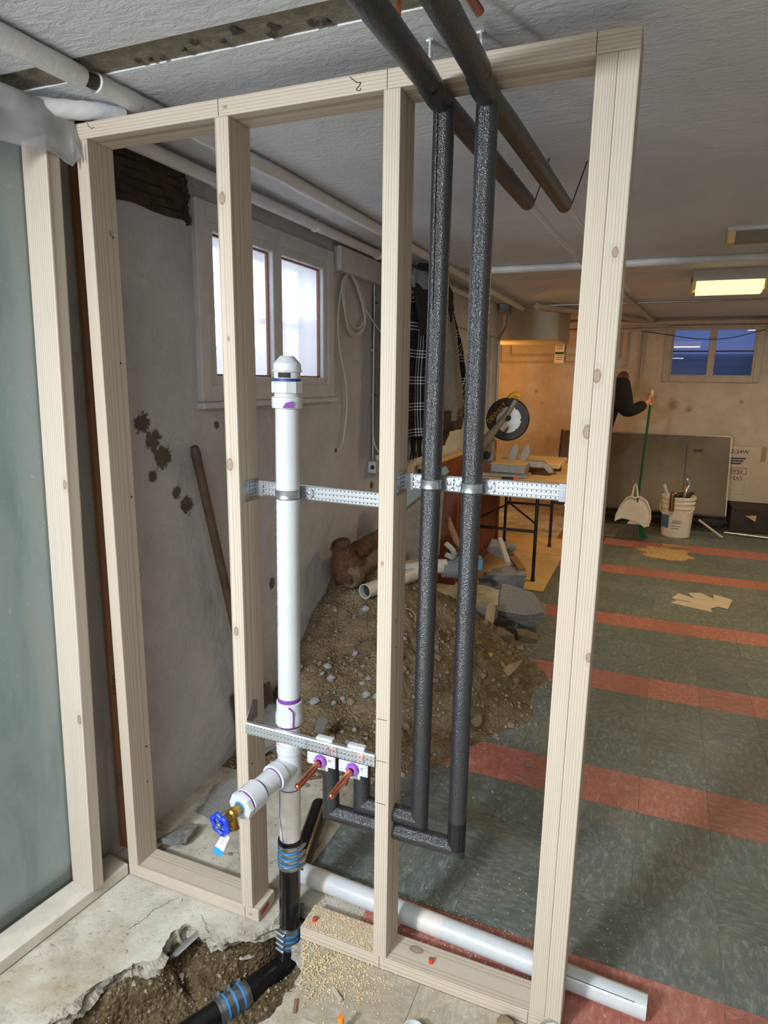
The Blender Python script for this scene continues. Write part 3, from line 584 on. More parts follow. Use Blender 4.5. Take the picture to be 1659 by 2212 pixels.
# ------------------------------------------------------------ PVC vent stack and drain
M['pvc'] = plain('white_pvc', srgb(196, 200, 203), 0.28, var=0.05, vs=14, spec=0.5)
M['pvc_dusty'] = plain('dusty_pvc', srgb(214, 208, 202), 0.45, var=0.08, vs=30)
M['purple'] = plain('purple_primer', srgb(118, 62, 152), 0.5, var=0.25, vs=60)
M['blue_tape'] = plain('blue_thread_sealant', srgb(30, 62, 128), 0.5, var=0.3, vs=60)
M['abs'] = plain('black_abs', srgb(22, 22, 23), 0.22, var=0.3, vs=30, bmp=0.05, bs=200)
M['ink'] = plain('black_print', srgb(52, 56, 66), 0.8)
M['band'] = plain('stainless_band', srgb(150, 152, 154), 0.25, 0.85, var=0.2, vs=60)
M['rubber_blue'] = plain('blue_band_stripe', srgb(52, 138, 206), 0.5)
M['brass'] = plain('brass', srgb(168, 128, 62), 0.35, 0.85, var=0.2, vs=30)
M['blue_paint'] = plain('blue_handle_paint', srgb(20, 58, 190), 0.3, coat=0.4)
M['dark_hole'] = plain('dark_grille', srgb(40, 38, 36), 0.8)
PX0, PX1, PY = 0.5845, 0.5735, 0.045
def px(z): return PX1 + (PX0 - PX1) * (z - 0.45) / 1.05
def pp(z): return V((px(z), PY, z))
vs_ = thing('vent_stack', 'white PVC vent and drain stack with purple-primed joints on a black drain pipe', 'pipe stack', (0.566, PY, 0.0))
up = (pp(1.6) - pp(0.45)).normalized()
def on_axis(z0, prof, name, m, par=vs_, **kw): return MB().lathe(pp(z0), up, prof, 32).build(name, m, par, smooth=True, autosmooth=0.5, **kw)
pipe = MB().cyl(pp(0.70), pp(1.50), 0.0302, n=32).build('pipe', M['pvc'], vs_, smooth=True)
text('pipe_print', 'ASTM  D1785   NSF-pw   ASTM  D2665   NSF-dwv   PVC  ASTM  D1785   NSF-pw', 0.0105, M['ink'], pp(1.10) + V((-0.0232, -0.0192, 0)), up, V((-0.63, 0.77, 0)), pipe, 0.0003)
on_axis(1.493, [(0, 0.0), (0, 0.0372), (0.003, 0.0385), (0.025, 0.0385), (0.028, 0.034), (0.028, 0)], 'adapter_hub', M['pvc'])
MB().prism([(-0.012, 0), (0.012, 0), (0.014, 0.016), (-0.004, 0.012), (-0.01, 0.004)], pp(1.495) + V((0.021, -0.034, 0)), (0.85, 0.53, 0), (0, 0, 1), 0.0012).build('primer_smear', M['purple'], vs_)
on_axis(1.518, [(0, 0.032), (0.015, 0.032)], 'adapter_neck', M['pvc'])
oct_ = MB(); oct_.lathe(pp(1.530), up, [(0, 0), (0, 0.0385), (0.002, 0.0395), (0.026, 0.0395), (0.028, 0.036), (0.028, 0)], 10); oct_.build('adapter_nut', M['pvc'], vs_)
on_axis(1.558, [(0, 0.0), (0, 0.0335), (0.007, 0.0335), (0.007, 0)], 'thread_sealant', M['blue_tape'])
av = on_axis(1.565, [(0, 0.0), (0, 0.0325), (0.017, 0.0325), (0.017, 0)], 'vent_body', M['pvc'])
MB().lathe(pp(1.5665), up, [(0, 0.0331), (0.0125, 0.0331)], 32).build('tmp', M['dark_hole'], av)
gm = av.children[0]; gm.name = 'vent_grille'
bm = bmesh.new(); bm.from_mesh(gm.data)
for f in list(bm.faces):
    c_ = f.calc_center_median(); 
    ang_ = math.degrees(math.atan2(c_.y + 0, c_.x - (px(1.57) - 0.566)))
    if not (-100 < ang_ < -40): bm.faces.remove(f)
bm.to_mesh(gm.data); bm.free()
on_axis(1.581, [(0, 0.0), (0, 0.0365), (0.003, 0.0375), (0.004, 0.0345), (0.019, 0.0335), (0.036, 0.018), (0.038, 0.015), (0.0385, 0)], 'vent_cap', M['pvc'])
# coupling above the tee
on_axis(0.640, [(0, 0), (0, 0.0365), (0.002, 0.038), (0.028, 0.038), (0.036, 0.035), (0.064, 0.035), (0.066, 0.033), (0.066, 0)], 'coupling', M['pvc'])
on_axis(0.7055, [(0, 0.0310), (0.012, 0.0308)], 'primer_ring', M['purple'])
on_axis(0.632, [(0, 0.0308), (0.008, 0.0310)], 'primer_ring', M['purple'])
MB().tube([pp(0.70) + V((0.017, -0.032, 0)), pp(0.688) + V((0.026, -0.025, 0)), pp(0.67) + V((0.028, -0.0262, 0)), pp(0.642) + V((0.0275, -0.0275, 0))], 0.0022, 8).build('primer_drip', M['purple'], vs_)
MB().cyl(pp(0.575), pp(0.66), 0.0302, n=32).build('pipe', M['pvc_dusty'], vs_, smooth=True)
# sanitary tee
AX = V((-0.15, -0.985, -0.075)).normalized()
tz = 0.512
tee = on_axis(0.447, [(0, 0), (0, 0.0335), (0.002, 0.0352), (0.03, 0.0352), (0.035, 0.0335), (0.105, 0.0335), (0.108, 0.0365), (0.131, 0.0368), (0.133, 0.035), (0.133, 0)], 'tee', M['pvc'])
tc = pp(tz)
MB().lathe(tc, AX, [(0, 0.033), (0.04, 0.033), (0.046, 0.0365), (0.070, 0.0368), (0.071, 0.035), (0.071, 0)], 32).build('tee_branch', M['pvc'], tee, smooth=True, autosmooth=0.5)
on_axis(0.573, [(0, 0.0308), (0.007, 0.0308)], 'primer_ring', M['purple'])
on_axis(0.441, [(0, 0.0308), (0.007, 0.0308)], 'primer_ring', M['purple'])
def on_arm(d0, prof, name, m, par=vs_, n=32): return MB().lathe(tc + AX * d0, AX, prof, n).build(name, m, par, smooth=True, autosmooth=0.5)
on_arm(0.069, [(0, 0.0308), (0.006, 0.0308)], 'primer_ring', M['purple'])
MB().cyl(tc + AX * 0.06, tc + AX * 0.145, 0.0302, n=32).build('branch_pipe', M['pvc'], vs_, smooth=True)
on_arm(0.126, [(0, 0.0308), (0.008, 0.0308)], 'primer_ring', M['purple'])
on_arm(0.132, [(0, 0), (0, 0.035), (0.002, 0.0365), (0.046, 0.0365), (0.048, 0.035), (0.048, 0)], 'coupling', M['pvc'])
on_arm(0.179, [(0, 0.0345), (0.007, 0.0345)], 'primer_ring', M['purple'])
on_arm(0.185, [(0, 0), (0, 0.0375), (0.010, 0.0375), (0.014, 0.036), (0.014, 0.0), (0.014, 0)], 'bushing', M['pvc'], n=8)
on_arm(0.198, [(0, 0), (0, 0.0165), (0.004, 0.016), (0.004, 0)], 'thread_sealant', M['rubber_blue'])
# hose spigot
sp = bpy.data.objects.new('spigot', None); COL.objects.link(sp); so_ = tc + AX * 0.202; sp.parent = vs_; sp.location = so_ - V(vs_['_o']); sp['_o'] = tuple(so_)
MB().lathe(so_, AX, [(0, 0), (0, 0.0125), (0.012, 0.0125), (0.016, 0.0145), (0.03, 0.0145), (0.034, 0.0105), (0.05, 0.0095), (0.054, 0.006), (0.058, 0.0045), (0.07, 0.0045), (0.07, 0)], 20).build('spigot_body', M['brass'], sp, smooth=True)
q0 = so_ + AX * 0.024
MB().tube(spline([q0, q0 + V((0.004, -0.004, -0.016)), q0 + V((0.008, -0.008, -0.036))], 5), [0.0105, 0.0105, 0.0105, 0.0105, 0.0105, 0.0108, 0.011, 0.012, 0.0128, 0.0145, 0.0145], 18).build('spout', M['brass'], sp, smooth=True)
hc = so_ + AX * 0.066; hu = AX.orthogonal().normalized(); hv = AX.cross(hu)
hw = MB(); ring = [hc + (hu * math.cos(a) + hv * math.sin(a)) * (0.0245 + 0.0028 * math.cos(6 * a)) for a in [2 * PI * i / 48 for i in range(48)]]
hw.tube(ring, 0.0062, 10, closed=True)
for k_ in range(6):
    a = 2 * PI * k_ / 6; d_ = hu * math.cos(a) + hv * math.sin(a); hw.tube([hc + d_ * 0.024, hc + d_ * 0.0285], [0.0078, 0.0062], 10)
    if k_ % 2 == 0: hw.tube([hc + d_ * 0.006, hc + d_ * 0.024], [0.0045, 0.004], 8)
hw.lathe(hc - AX * 0.006, AX, [(0, 0), (0, 0.009), (0.010, 0.009), (0.011, 0)], 14)
hw.build('handwheel', M['blue_paint'], sp, smooth=True)
MB().lathe(hc + AX * 0.004, AX, [(0, 0), (0, 0.0085), (0.003, 0.0085), (0.004, 0.005), (0.008, 0.0045), (0.008, 0)], 8).build('handle_screw', M['steel'], sp)
M['paper'] = plain('white_paper', srgb(236, 236, 234), 0.7)
M['label_blue'] = plain('blue_label', srgb(38, 140, 208), 0.6)
tg = MB(); t0 = hc + V((0.012, 0.006, -0.030)); tx = V((0.86, -0.38, 0.18)).normalized(); ty = V((-0.36, -0.25, -0.86)).normalized()
to = tg.prism([(-0.016, 0), (0.016, 0), (0.020, 0.040), (-0.020, 0.040)], t0, tx, ty, 0.0006).build('hang_tag', M['paper'], sp)
MB().prism([(-0.020, 0.0402), (0.020, 0.0402), (0.0205, 0.056), (-0.0205, 0.056)], t0, tx, ty, 0.0006).build('tag_band', M['label_blue'], sp)
ln = MB()
for k_ in range(6): ln.prism([(-0.009, 0.007 + k_ * 0.0034), (0.008 - 0.003 * (k_ % 2), 0.007 + k_ * 0.0034), (0.008 - 0.003 * (k_ % 2), 0.008 + k_ * 0.0034), (-0.009, 0.008 + k_ * 0.0034)], t0 - tx.cross(ty) * 0.0004, tx, ty, 0.0014)
ln.build('tag_print', M['ink'], sp)
# lower pipe, shielded coupling, black drain
MB().cyl(pp(0.28), pp(0.45), 0.0302, n=32).build('pipe', M['pvc_dusty'], vs_, smooth=True)
MB().tube([pp(0.441) + V((-0.019, -0.0238, 0)), pp(0.40) + V((-0.018, -0.0246, 0)), pp(0.36) + V((-0.020, -0.023, 0)), pp(0.335) + V((-0.014, -0.0270, 0)), pp(0.31) + V((-0.008, -0.0292, 0)), pp(0.272) + V((-0.004, -0.0302, 0))], 0.0011, 6).build('primer_drip', M['purple'], vs_)
def coupling(p0, p1, name, screws, ang0, nst, par=vs_):
    p0, p1 = V(p0), V(p1); d = (p1 - p0); L = d.length; d.normalize()
    c_ = MB().lathe(p0, d, [(0, 0), (0, 0.0335), (0.004, 0.0345), (L - 0.004, 0.0345), (L, 0.0335), (L, 0)], 32).build(name, M['band'], par, smooth=True, autosmooth=0.5)
    u = d.orthogonal().normalized(); b_ = d.cross(u); rad = u * math.cos(ang0) + b_ * math.sin(ang0); tan = d.cross(rad)
    for k_ in range(screws):
        f = (k_ + 0.5) / screws; c0 = p0 + d * (L * f)
        MB().lathe(c0 - d * 0.0045, d, [(0, 0.0347), (0, 0.0355), (0.009, 0.0355), (0.009, 0.0347)], 32).build('clamp_band', M['steel'], c_, smooth=True)
        w_ = MB(); q_ = c0 + rad * 0.040; w_.cyl(q_ - tan * 0.012, q_ + tan * 0.012, 0.005, n=10); w_.cyl(q_ + tan * 0.012, q_ + tan * 0.018, 0.0042, n=6); w_.obox(c0 + rad * 0.037, d, rad, tan, 0.0052, 0.003, 0.008)
        w_.build('worm_screw', M['steel'], c_)
    for k_ in range(nst):
        f = (k_ + 1.0) / (nst + 1); MB().lathe(p0 + d * (L * f - 0.003), d, [(0, 0.0350), (0, 0.0360), (0.0055, 0.0360), (0.0055, 0.0350)], 32).build('blue_stripe', M['rubber_blue'], c_, smooth=True)
    return c_
def ang_for(p0, p1, want):
    d = (V(p1) - V(p0)).normalized(); u = d.orthogonal().normalized(); b_ = d.cross(u); w_ = V(want); return math.atan2(w_.dot(b_), w_.dot(u))
A0, A1 = V((0.5695, PY, 0.188)), V((0.5715, PY, 0.272))
coupling(A0, A1, 'shielded_coupling', 4, ang_for(A0, A1, (1, -0.10, 0)), 3)
MB().lathe(A1, (0, 0, 1), [(-0.004, 0.0305), (-0.004, 0.0352), (0.002, 0.0352), (0.002, 0.0305)], 32).build('rubber_lip', M['abs'], vs_)
absb = MB().cyl((0.5645, PY, -0.03), (0.5695, PY, 0.20), 0.0305, n=32).build('drain_pipe', M['abs'], vs_, smooth=True)
B0, B1 = V((0.5625, 0.042, -0.082)), V((0.5642, PY, -0.012))
coupling(B0, B1, 'shielded_coupling', 4, ang_for(B0, B1, (-0.25, -1, 0)), 3)
el = [V((0.5625, 0.042, -0.06))] + fillet([(0.5625, 0.042, -0.085), (0.56, 0.035, -0.145), (0.508, -0.095, -0.140)], 0.09, 10) + [V((0.49, -0.14, -0.14))]
MB().tube(el[:-1], 0.0320, 24).build('elbow', M['abs'], vs_, smooth=True)
C0, C1 = V((0.508, -0.095, -0.140)), V((0.466, -0.180, -0.140)); dd = (C1 - C0).normalized()
coupling(C0, C1, 'shielded_coupling', 3, ang_for(C0, C1, (-0.6, 0.4, 0.75)), 3)
MB().tube([C1 - dd * 0.01, C1 + dd * 0.10, C1 + dd * 0.45], 0.0305, 28).build('drain_pipe', M['abs'], vs_, smooth=True)

# ------------------------------------------------------------ insulated water pipes
def foam_mat():
    m, nt, b = new_mat('black_foam_insulation'); b.inputs['Roughness'].default_value = 0.27; b.inputs['Specular IOR Level'].default_value = 1.0
    v = coords(nt); vo = node(nt, 'ShaderNodeTexVoronoi'); vo.inputs['Scale'].default_value = 430; nt.links.new(v, vo.inputs['Vector'])
    f = noise_n(nt, v, 420, 3, 0.6)
    nt.links.new(ramp(nt, f, [(0.3, srgb(16, 17, 19)), (0.7, srgb(44, 47, 54))]), b.inputs['Base Color'])
    bump(nt, b, math_n(nt, 'ADD', vo.outputs['Distance'], math_n(nt, 'MULTIPLY', f, 0.5)), 0.52, 0.0025); return m
M['foam'] = foam_mat()
M['seam'] = plain('foam_seam', srgb(8, 8, 9), 0.9)
M['copper'] = plain('copper', srgb(196, 116, 84), 0.25, 0.92, var=0.22, vs=40)
M['clip_purple'] = plain('purple_clip', srgb(150, 84, 186), 0.4)
RF = 0.0228; ZH = 2.126; IY = 0.045
def miter_tube(mb, pts, r, n=24): return mb.tube(pts, r, n)
def water_pipe(label, xv, xtop, xfar, zlow, xs, kind, ynear, yfar, yoff):
    t = thing('insulated_water_pipe', label, 'pipe', (xv, IY, 0.4))
    bend = IY
    MB().tube(spline([(xtop[0], -2.6, ZH), (xtop[0], ynear, ZH), (xtop[1], -0.06, ZH), (xv, 0.02, ZH), (xfar * 0.35 + xv * 0.65, 0.25, ZH), (xfar, yfar, ZH)], 6), RF * 1.06, 24).build('overhead_insulation', M['foam'], t, smooth=True)
    zj = 1.70 if kind == 'A' else 0.0
    if kind == 'A':
        MB().tube([(xv + 0.003, IY, ZH), (xv + 0.002, IY, 1.712)], RF * 0.985, 24).build('riser_insulation', M['foam'], t, smooth=True)
        MB().tube([(xv + 0.002, IY, 1.712), (xv - 0.002, IY, 1.33), (xv - 0.006, IY, 0.80), (xv - 0.008, IY, zlow - 0.002)], RF, 24, caps=True).build('riser_insulation', M['foam'], t, smooth=True)
        sm = MB(); sm.tube([(xv - 0.003, IY - RF - 0.0002, 2.10), (xv - 0.002, IY - RF + 0.0002, 1.715)], 0.0012, 6); sm.build('seam', M['seam'], t)
        xl = xv - 0.008
    else:
        MB().tube([(xv, IY, ZH), (xv, IY, 1.33), (xv - 0.002, IY, 0.80), (xv - 0.002, IY, zlow)], RF, 24).build('riser_insulation', M['foam'], t, smooth=True); xl = xv - 0.002
    # mitred corners: short oblique-cut pieces
    e = RF
    def mitre(x0, x1, z, sgn0, sgn1, name):
        mb = MB(); n = 24; ringA, ringB = [], []
        for k in range(n):
            a = 2 * PI * k / n; cy, cz = math.cos(a) * e, math.sin(a) * e
            ringA.append((x0 + sgn0 * cz, IY + yoff + cy, z + cz)); ringB.append((x1 + sgn1 * cz, IY + yoff + cy, z + cz))
        mb.add(ringA + ringB, [(k, (k + 1) % n, n + (k + 1) % n, n + k) for k in range(n)] + [tuple(range(n - 1, -1, -1)), tuple(range(n, 2 * n))]); return mb.build(name, M['foam'], t, smooth=True)
    mitre(xs, 0.8515, zlow, 1, 0, 'run_insulation'); mitre(0.8897, xl, zlow, 0, -1, 'run_insulation')
    MB().cyl((0.84, IY + yoff, zlow), (0.90, IY + yoff, zlow), 0.008, n=12).build('copper_tube', M['copper'], t)
    # riser end cut at 45 degrees, and the short upright behind the bracket
    mb = MB(); n = 24; ra, rb = [], []
    for k in range(n):
        a = 2 * PI * k / n; cx, cy = math.cos(a) * e, math.sin(a) * e; ra.append((xl + cx, IY + cy, zlow + 0.08)); rb.append((xl + cx, IY + yoff + cy, zlow - cx))
    mb.add(ra + rb, [(k, (k + 1) % n, n + (k + 1) % n, n + k) for k in range(n)] + [tuple(range(n)), tuple(range(n, 2 * n))]); mb.build('corner_insulation', M['foam'], t, smooth=True)
    mb = MB(); ra, rb = [], []
    for k in range(n):
        a = 2 * PI * k / n; cx, cy = math.cos(a) * e, math.sin(a) * e; ra.append((xs + cx, IY + yoff * 0.6 + cy, 0.562)); rb.append((xs + cx, IY + yoff + cy, zlow + cx))
    mb.add(ra + rb, [(k, (k + 1) % n, n + (k + 1) % n, n + k) for k in range(n)] + [tuple(range(n)), tuple(range(n, 2 * n))]); mb.build('corner_insulation', M['foam'], t, smooth=True)
    # copper stub-out turning towards the room
    MB().tube(fillet([(xs, IY, 0.555), (xs, IY, 0.589), (xs - 0.001, 0.0, 0.588), (xs - 0.004, -0.115, 0.582), (xs - 0.0045, -0.125, 0.5815)], 0.02, 5), [0.0082] * 20 + [0.005] if False else 0.0082, 18).build('copper_stub', M['copper'], t, smooth=True)
    MB().lathe((xs - 0.0043, -0.122, 0.5816), (-0.03, -1, -0.05), [(0, 0.0086), (0.005, 0.0080), (0.009, 0.005), (0.0105, 0)], 18).build('stub_cap', M['copper'], t, smooth=True)
    return t
water_pipe('black foam insulated water pipe on the window side, feeding the stub marked C', 0.9665, (0.974, 0.970), 0.993, 0.452, 0.795, 'A', -0.35, 0.86, 0.0)
water_pipe('black foam insulated water pipe beside the doubled stud, feeding the stub marked H', 1.061, (1.074, 1.068), 1.099, 0.401, 0.703, 'B', -0.32, 0.93, -0.0)
# bare painted pipes continuing from the insulation
for (x0, y0, x1, y1, lb) in ((0.994, 0.85, 1.07, 3.4, 'bare painted water pipe running on from the window-side insulation end'), (1.101, 0.92, 1.20, 3.4, 'bare painted water pipe running on from the insulation end beside the doubled stud')):
    t = thing('painted_water_pipe', lb, 'pipe', (x0, y0, ZH))
    MB().tube([(x0, y0, ZH), (x0 + (x1 - x0) * 0.4, y0 + (y1 - y0) * 0.4, ZH + 0.01), (x1, y1, ZH + 0.03)], 0.0095, 12).build('pipe', M['white_paint'], t, smooth=True)
    MB().tube([(x0, y0, ZH), (x0 + 0.003, y0 + 0.055, ZH)], 0.0135, 14).build('coupling', M['white_paint'], t, smooth=True)
    st = MB(); st.tube([(x0 - 0.07, y0 + 0.07, 2.25), (x0 - 0.015, y0 + 0.03, ZH - 0.005), (x0 + 0.015, y0 + 0.03, ZH - 0.005), (x0 + 0.06, y0 + 0.01, 2.25)], 0.0022, 6); st.build('hanger_strap', M['black_metal'], t)

# ------------------------------------------------------------ metal rails, clamps, brackets
def rail_mat():
    m, nt, b = new_mat('perforated_rail'); b.inputs['Metallic'].default_value = 0.85; b.inputs['Roughness'].default_value = 0.3
    t = nt.nodes.new('ShaderNodeTexCoord'); sx = nt.nodes.new('ShaderNodeSeparateXYZ'); nt.links.new(t.outputs['Object'], sx.inputs[0])
    fx = math_n(nt, 'SUBTRACT', math_n(nt, 'FRACT', math_n(nt, 'MULTIPLY', sx.outputs[0], 1 / 0.0105)), 0.5)
    fz = math_n(nt, 'SUBTRACT', math_n(nt, 'FRACT', math_n(nt, 'ADD', math_n(nt, 'MULTIPLY', sx.outputs[2], 1 / 0.0125), 0.5)), 0.5)
    dx = math_n(nt, 'MULTIPLY', fx, 0.0105); dz = math_n(nt, 'MULTIPLY', fz, 0.0125)
    d = math_n(nt, 'SQRT', math_n(nt, 'ADD', math_n(nt, 'POWER', dx, 2.0), math_n(nt, 'POWER', dz, 2.0)))
    hole_ = math_n(nt, 'LESS_THAN', d, 0.0015)
    nt.links.new(mixc(nt, hole_, srgb(205, 209, 214), (0.01, 0.01, 0.01, 1)), b.inputs['Base Color']); return m
M['rail'] = rail_mat(); M['galv'] = plain('galvanized_steel', srgb(168, 172, 178), 0.35, 0.85, var=0.2, vs=50)
def rail(label, x0, x1, y, zl, zr, shoe_left, shoe_right, hz=0.018):
    t = thing('support_rail', label, 'metal rail', ((x0 + x1) / 2, y, (zl + zr) / 2)); n = 2
    prof = [(-hz, 0.012), (-hz, 0.002), (-hz + 0.003, 0.0), (-0.0105, 0.0), (-0.0085, 0.0025), (-0.004, 0.0025), (-0.002, 0.0), (0.002, 0.0), (0.004, 0.0025), (0.0085, 0.0025), (0.0105, 0.0), (hz - 0.003, 0.0), (hz, 0.002), (hz, 0.012)]
    vs = []; 
    for (x, zc) in ((x0, zl), (x1, zr)): vs += [(x, y + d, zc + z) for (z, d) in prof]
    k = len(prof); mb = MB().add(vs, [(i, i + 1, k + i + 1, k + i) for i in range(k - 1)]); o = mb.build('rail', M['rail'], t, solid=0.0012)
    o.location = (0, 0, 0)
    for side, xx, zc in (('L', x0, zl), ('R', x1, zr)):
        if (side == 'L' and shoe_left) or (side == 'R' and shoe_right):
            s_ = 1 if side == 'L' else -1
            b_ = MB(); b_.box(min(xx, xx + s_ * 0.0016), max(xx, xx + s_ * 0.0016), y - 0.055, y + 0.012, zc - 0.030, zc + 0.026); b_.box(min(xx, xx + s_ * 0.022), max(xx, xx + s_ * 0.022), y - 0.0022, y - 0.0004, zc - 0.020, zc + 0.020)
            sh = b_.build('stud_shoe', M['galv'], t, bevel=0.0004)
            for zz in (-0.018, 0.014): MB().cyl((xx, y - 0.044, zc + zz), (xx + s_ * 0.0032, y - 0.044, zc + zz), 0.004, n=10).build('screw', M['steel'], sh)
            s3 = MB()
            for i_ in range(5):
                for j_ in range(3): s3.box(min(xx + s_ * 0.0012, xx + s_ * 0.0022), max(xx + s_ * 0.0012, xx + s_ * 0.0022), y - 0.034 + j_ * 0.012, y - 0.030 + j_ * 0.012, zc - 0.022 + i_ * 0.010, zc - 0.0195 + i_ * 0.010)
            s3.build('slot_row', M['dark_hole'], sh)
    return t
rail('perforated steel rail bracing the white vent pipe between two studs', 0.4665, 0.8515, 0.0765, 1.278, 1.274, True, False)
rail('perforated steel rail behind the two black insulated risers', 0.8896, 1.2724, 0.069, 1.329, 1.329, True, True)
low = rail('perforated steel rail carrying the two copper stub-out brackets near the floor', 0.4665, 0.8515, -0.006, 0.622, 0.6185, False, False, 0.0165)
MB().prism([(0, 0), (0.05, 0.0), (0.052, 0.05), (0.03, 0.062), (0, 0.02)], (0.4672, 0.0, 0.63), (0, 1, 0), (0, 0, 1), 0.0014).build('bent_end', M['galv'], low)
def clamp(label, x, z, rr, y, yr):
    t = thing('pipe_clamp', label, 'pipe clamp', (x, y, z), 'strap clamps on the steel rails')
    b_ = MB(); n = 24; pr = [(-0.0115, 0.0012), (-0.009, 0.0025), (-0.004, 0.0012), (0.004, 0.0012), (0.009, 0.0025), (0.0115, 0.0012)]
    vs = []; a0, a1 = PI * 1.0 - 0.12, 2 * PI + 0.12
    for i in range(n + 1):
        a = a0 + (a1 - a0) * i / n
        for (h, dr) in pr: vs.append((x + (rr + dr) * math.cos(a), y + (rr + dr) * math.sin(a), z + h))
    k = len(pr); b_.add(vs, [(i * k + j, (i + 1) * k + j, (i + 1) * k + j + 1, i * k + j + 1) for i in range(n) for j in range(k - 1)])
    b_.build('strap', M['galv'], t, solid=0.0012, smooth=True)
    for s_ in (-1, 1):
        e_ = MB(); xe = x + s_ * (rr + 0.0115); pts = [(math.cos(a) * 0.0135, math.sin(a) * 0.0120) for a in [2 * PI * i / 14 for i in range(14)]]
        e_.prism(pts, (xe + s_ * 0.002, yr - 0.0004, z), (1, 0, 0), (0, 0, 1), 0.0012)
        eo = e_.build('ear', M['galv'], t); MB().lathe((xe + s_ * 0.003, yr - 0.0014, z), (0, -1, 0), [(0, 0), (0, 0.0052), (0.002, 0.0048), (0.003, 0.002), (0.003, 0)], 12).build('screw', M['steel'], eo)
    return t
clamp('galvanized strap clamp holding the white vent pipe to its rail', px(1.277), 1.277, 0.0305, 0.045, 0.0755)
clamp('galvanized strap clamp on the insulated riser nearer the window', 0.9645, 1.331, 0.0225, 0.045, 0.068)
clamp('galvanized strap clamp on the insulated riser beside the doubled stud', 1.0605, 1.329, 0.0225, 0.045, 0.068)
for (x, ch, lb) in ((0.703, 'H', 'white plastic stub-out bracket marked H on the low rail'), (0.795, 'C', 'white plastic stub-out bracket marked C on the low rail')):
    t = thing('stub_out_bracket', lb, 'pipe bracket', (x, -0.008, 0.59))
    b_ = MB().box(x - 0.041, x + 0.041, -0.0125, -0.0075, 0.572, 0.604); b_.box(x - 0.020, x + 0.020, -0.0125, -0.0075, 0.560, 0.574); b_.build('plate', M['pvc'], t, bevel=0.0012)
    b_ = MB().box(x - 0.024, x + 0.024, 0.004, 0.022, 0.635, 0.642); b_.box(x - 0.024, x + 0.024, 0.018, 0.022, 0.60, 0.642); b_.build('hook', M['pvc'], t, bevel=0.0015)
    cl = MB(); cl.lathe((x, -0.012, 0.5885), (0, -1, 0), [(0, 0.009), (0, 0.0165), (0.003, 0.0175), (0.010, 0.0150), (0.012, 0.0095), (0.012, 0.0085)], 24)
    for k_ in range(8):
        a = 2 * PI * k_ / 8; cl.box(x + 0.0145 * math.cos(a) - 0.002, x + 0.0145 * math.cos(a) + 0.002, -0.023, -0.012, 0.5885 + 0.0145 * math.sin(a) - 0.002, 0.5885 + 0.0145 * math.sin(a) + 0.002)
    cl.build('collar', M['clip_purple'], t, smooth=True)
    text('marking', ch, 0.012, M['ink'], (x + 0.026, -0.0128, 0.593), (1, 0, 0), (0, 0, 1), t, 0.0002)
    for (sx_, sz_) in ((-0.036, 0.577), (-0.036, 0.599), (0.036, 0.577), (0.036, 0.599)): MB().cyl((x + sx_, -0.0127, sz_), (x + sx_, -0.012, sz_), 0.0013, n=8).build('screw_hole', M['dark_hole'], t)
# marker arrows drawn on the low rail
mk = MB()
for x in (0.657, 0.72, 0.745, 0.822): mk.box(x, x + 0.0009, -0.0066, -0.006, 0.606, 0.634)
mk.tube([(0.712, -0.0068, 0.61), (0.721, -0.0068, 0.625), (0.728, -0.0068, 0.611)], 0.0006, 5)
mk.build('marker_line', M['ink'], low)

# ------------------------------------------------------------ pipes and fittings along the ceiling and left wall
def pipe_thing(name, label, pts, r, m=None, clips=(), n=14, group=None, cat='pipe'):
    t = thing(name, label, cat, tuple(V(pts[0])), group)
    MB().tube(pts, r, n, jit=lambda i, k: 1 + 0.03 * math.sin(i * 3.1 + k * 1.7)).build('pipe', m or M['white_paint'], t, smooth=True)
    for (p, d) in clips:
        p = V(p); d = V(d).normalized()
        c_ = MB(); u = d.orthogonal().normalized(); u = V((0, 0, 1)) - d * d.z; u.normalize(); b_ = d.cross(u)
        for s_ in (-0.006, 0.006): c_.tube([p + d * s_ + (u * math.cos(a) + b_ * math.sin(a)) * (r + 0.003) for a in [PI * 0.9 + 1.5 * PI * i / 12 for i in range(-2, 11)]], 0.0028, 6)
        c_.build('pipe_clip', M['white_paint'], t, smooth=True)
    return t
n_ = 26
def lin(a, b, n=n_): return [V(a).lerp(V(b), i / n) for i in range(n + 1)]
p0 = pipe_thing('ceiling_pipe', 'thick white-painted pipe lying on the ceiling and crossing above the top plate', lin((0.135, -1.4, 2.226), (0.165, -0.128, 2.225)) , 0.024)
MB().tube(lin((0.174, -0.095, 2.224), (0.212, 0.6, 2.224)) + lin((0.212, 0.65, 2.224), (0.19, 5.0, 2.235)), 0.022, 14, jit=lambda i, k: 1 + 0.05 * math.sin(i * 2.1 + k)).build('pipe', M['white_paint'], p0, smooth=True)
MB().tube([(0.163, -0.14, 2.226), (0.176, -0.085, 2.225)], 0.016, 12).build('bare_gap', M['grime'], p0)
pipe_thing('wall_pipe', 'white-painted pipe running along the top of the window wall', lin((-0.005, 0.10, 2.213), (-0.02, 4.6, 2.225), 40), 0.0215, None, [((-0.006, 0.60, 2.215), (0, 1, 0)), ((-0.008, 1.30, 2.217), (0, 1, 0)), ((-0.010, 2.0, 2.218), (0, 1, 0)), ((-0.012, 2.9, 2.218), (0, 1, 0))])
pipe_thing('thin_wall_pipe', 'thin white conduit tucked above the window-wall pipe', lin((-0.055, 0.10, 2.24), (-0.058, 4.8, 2.245), 20), 0.010)
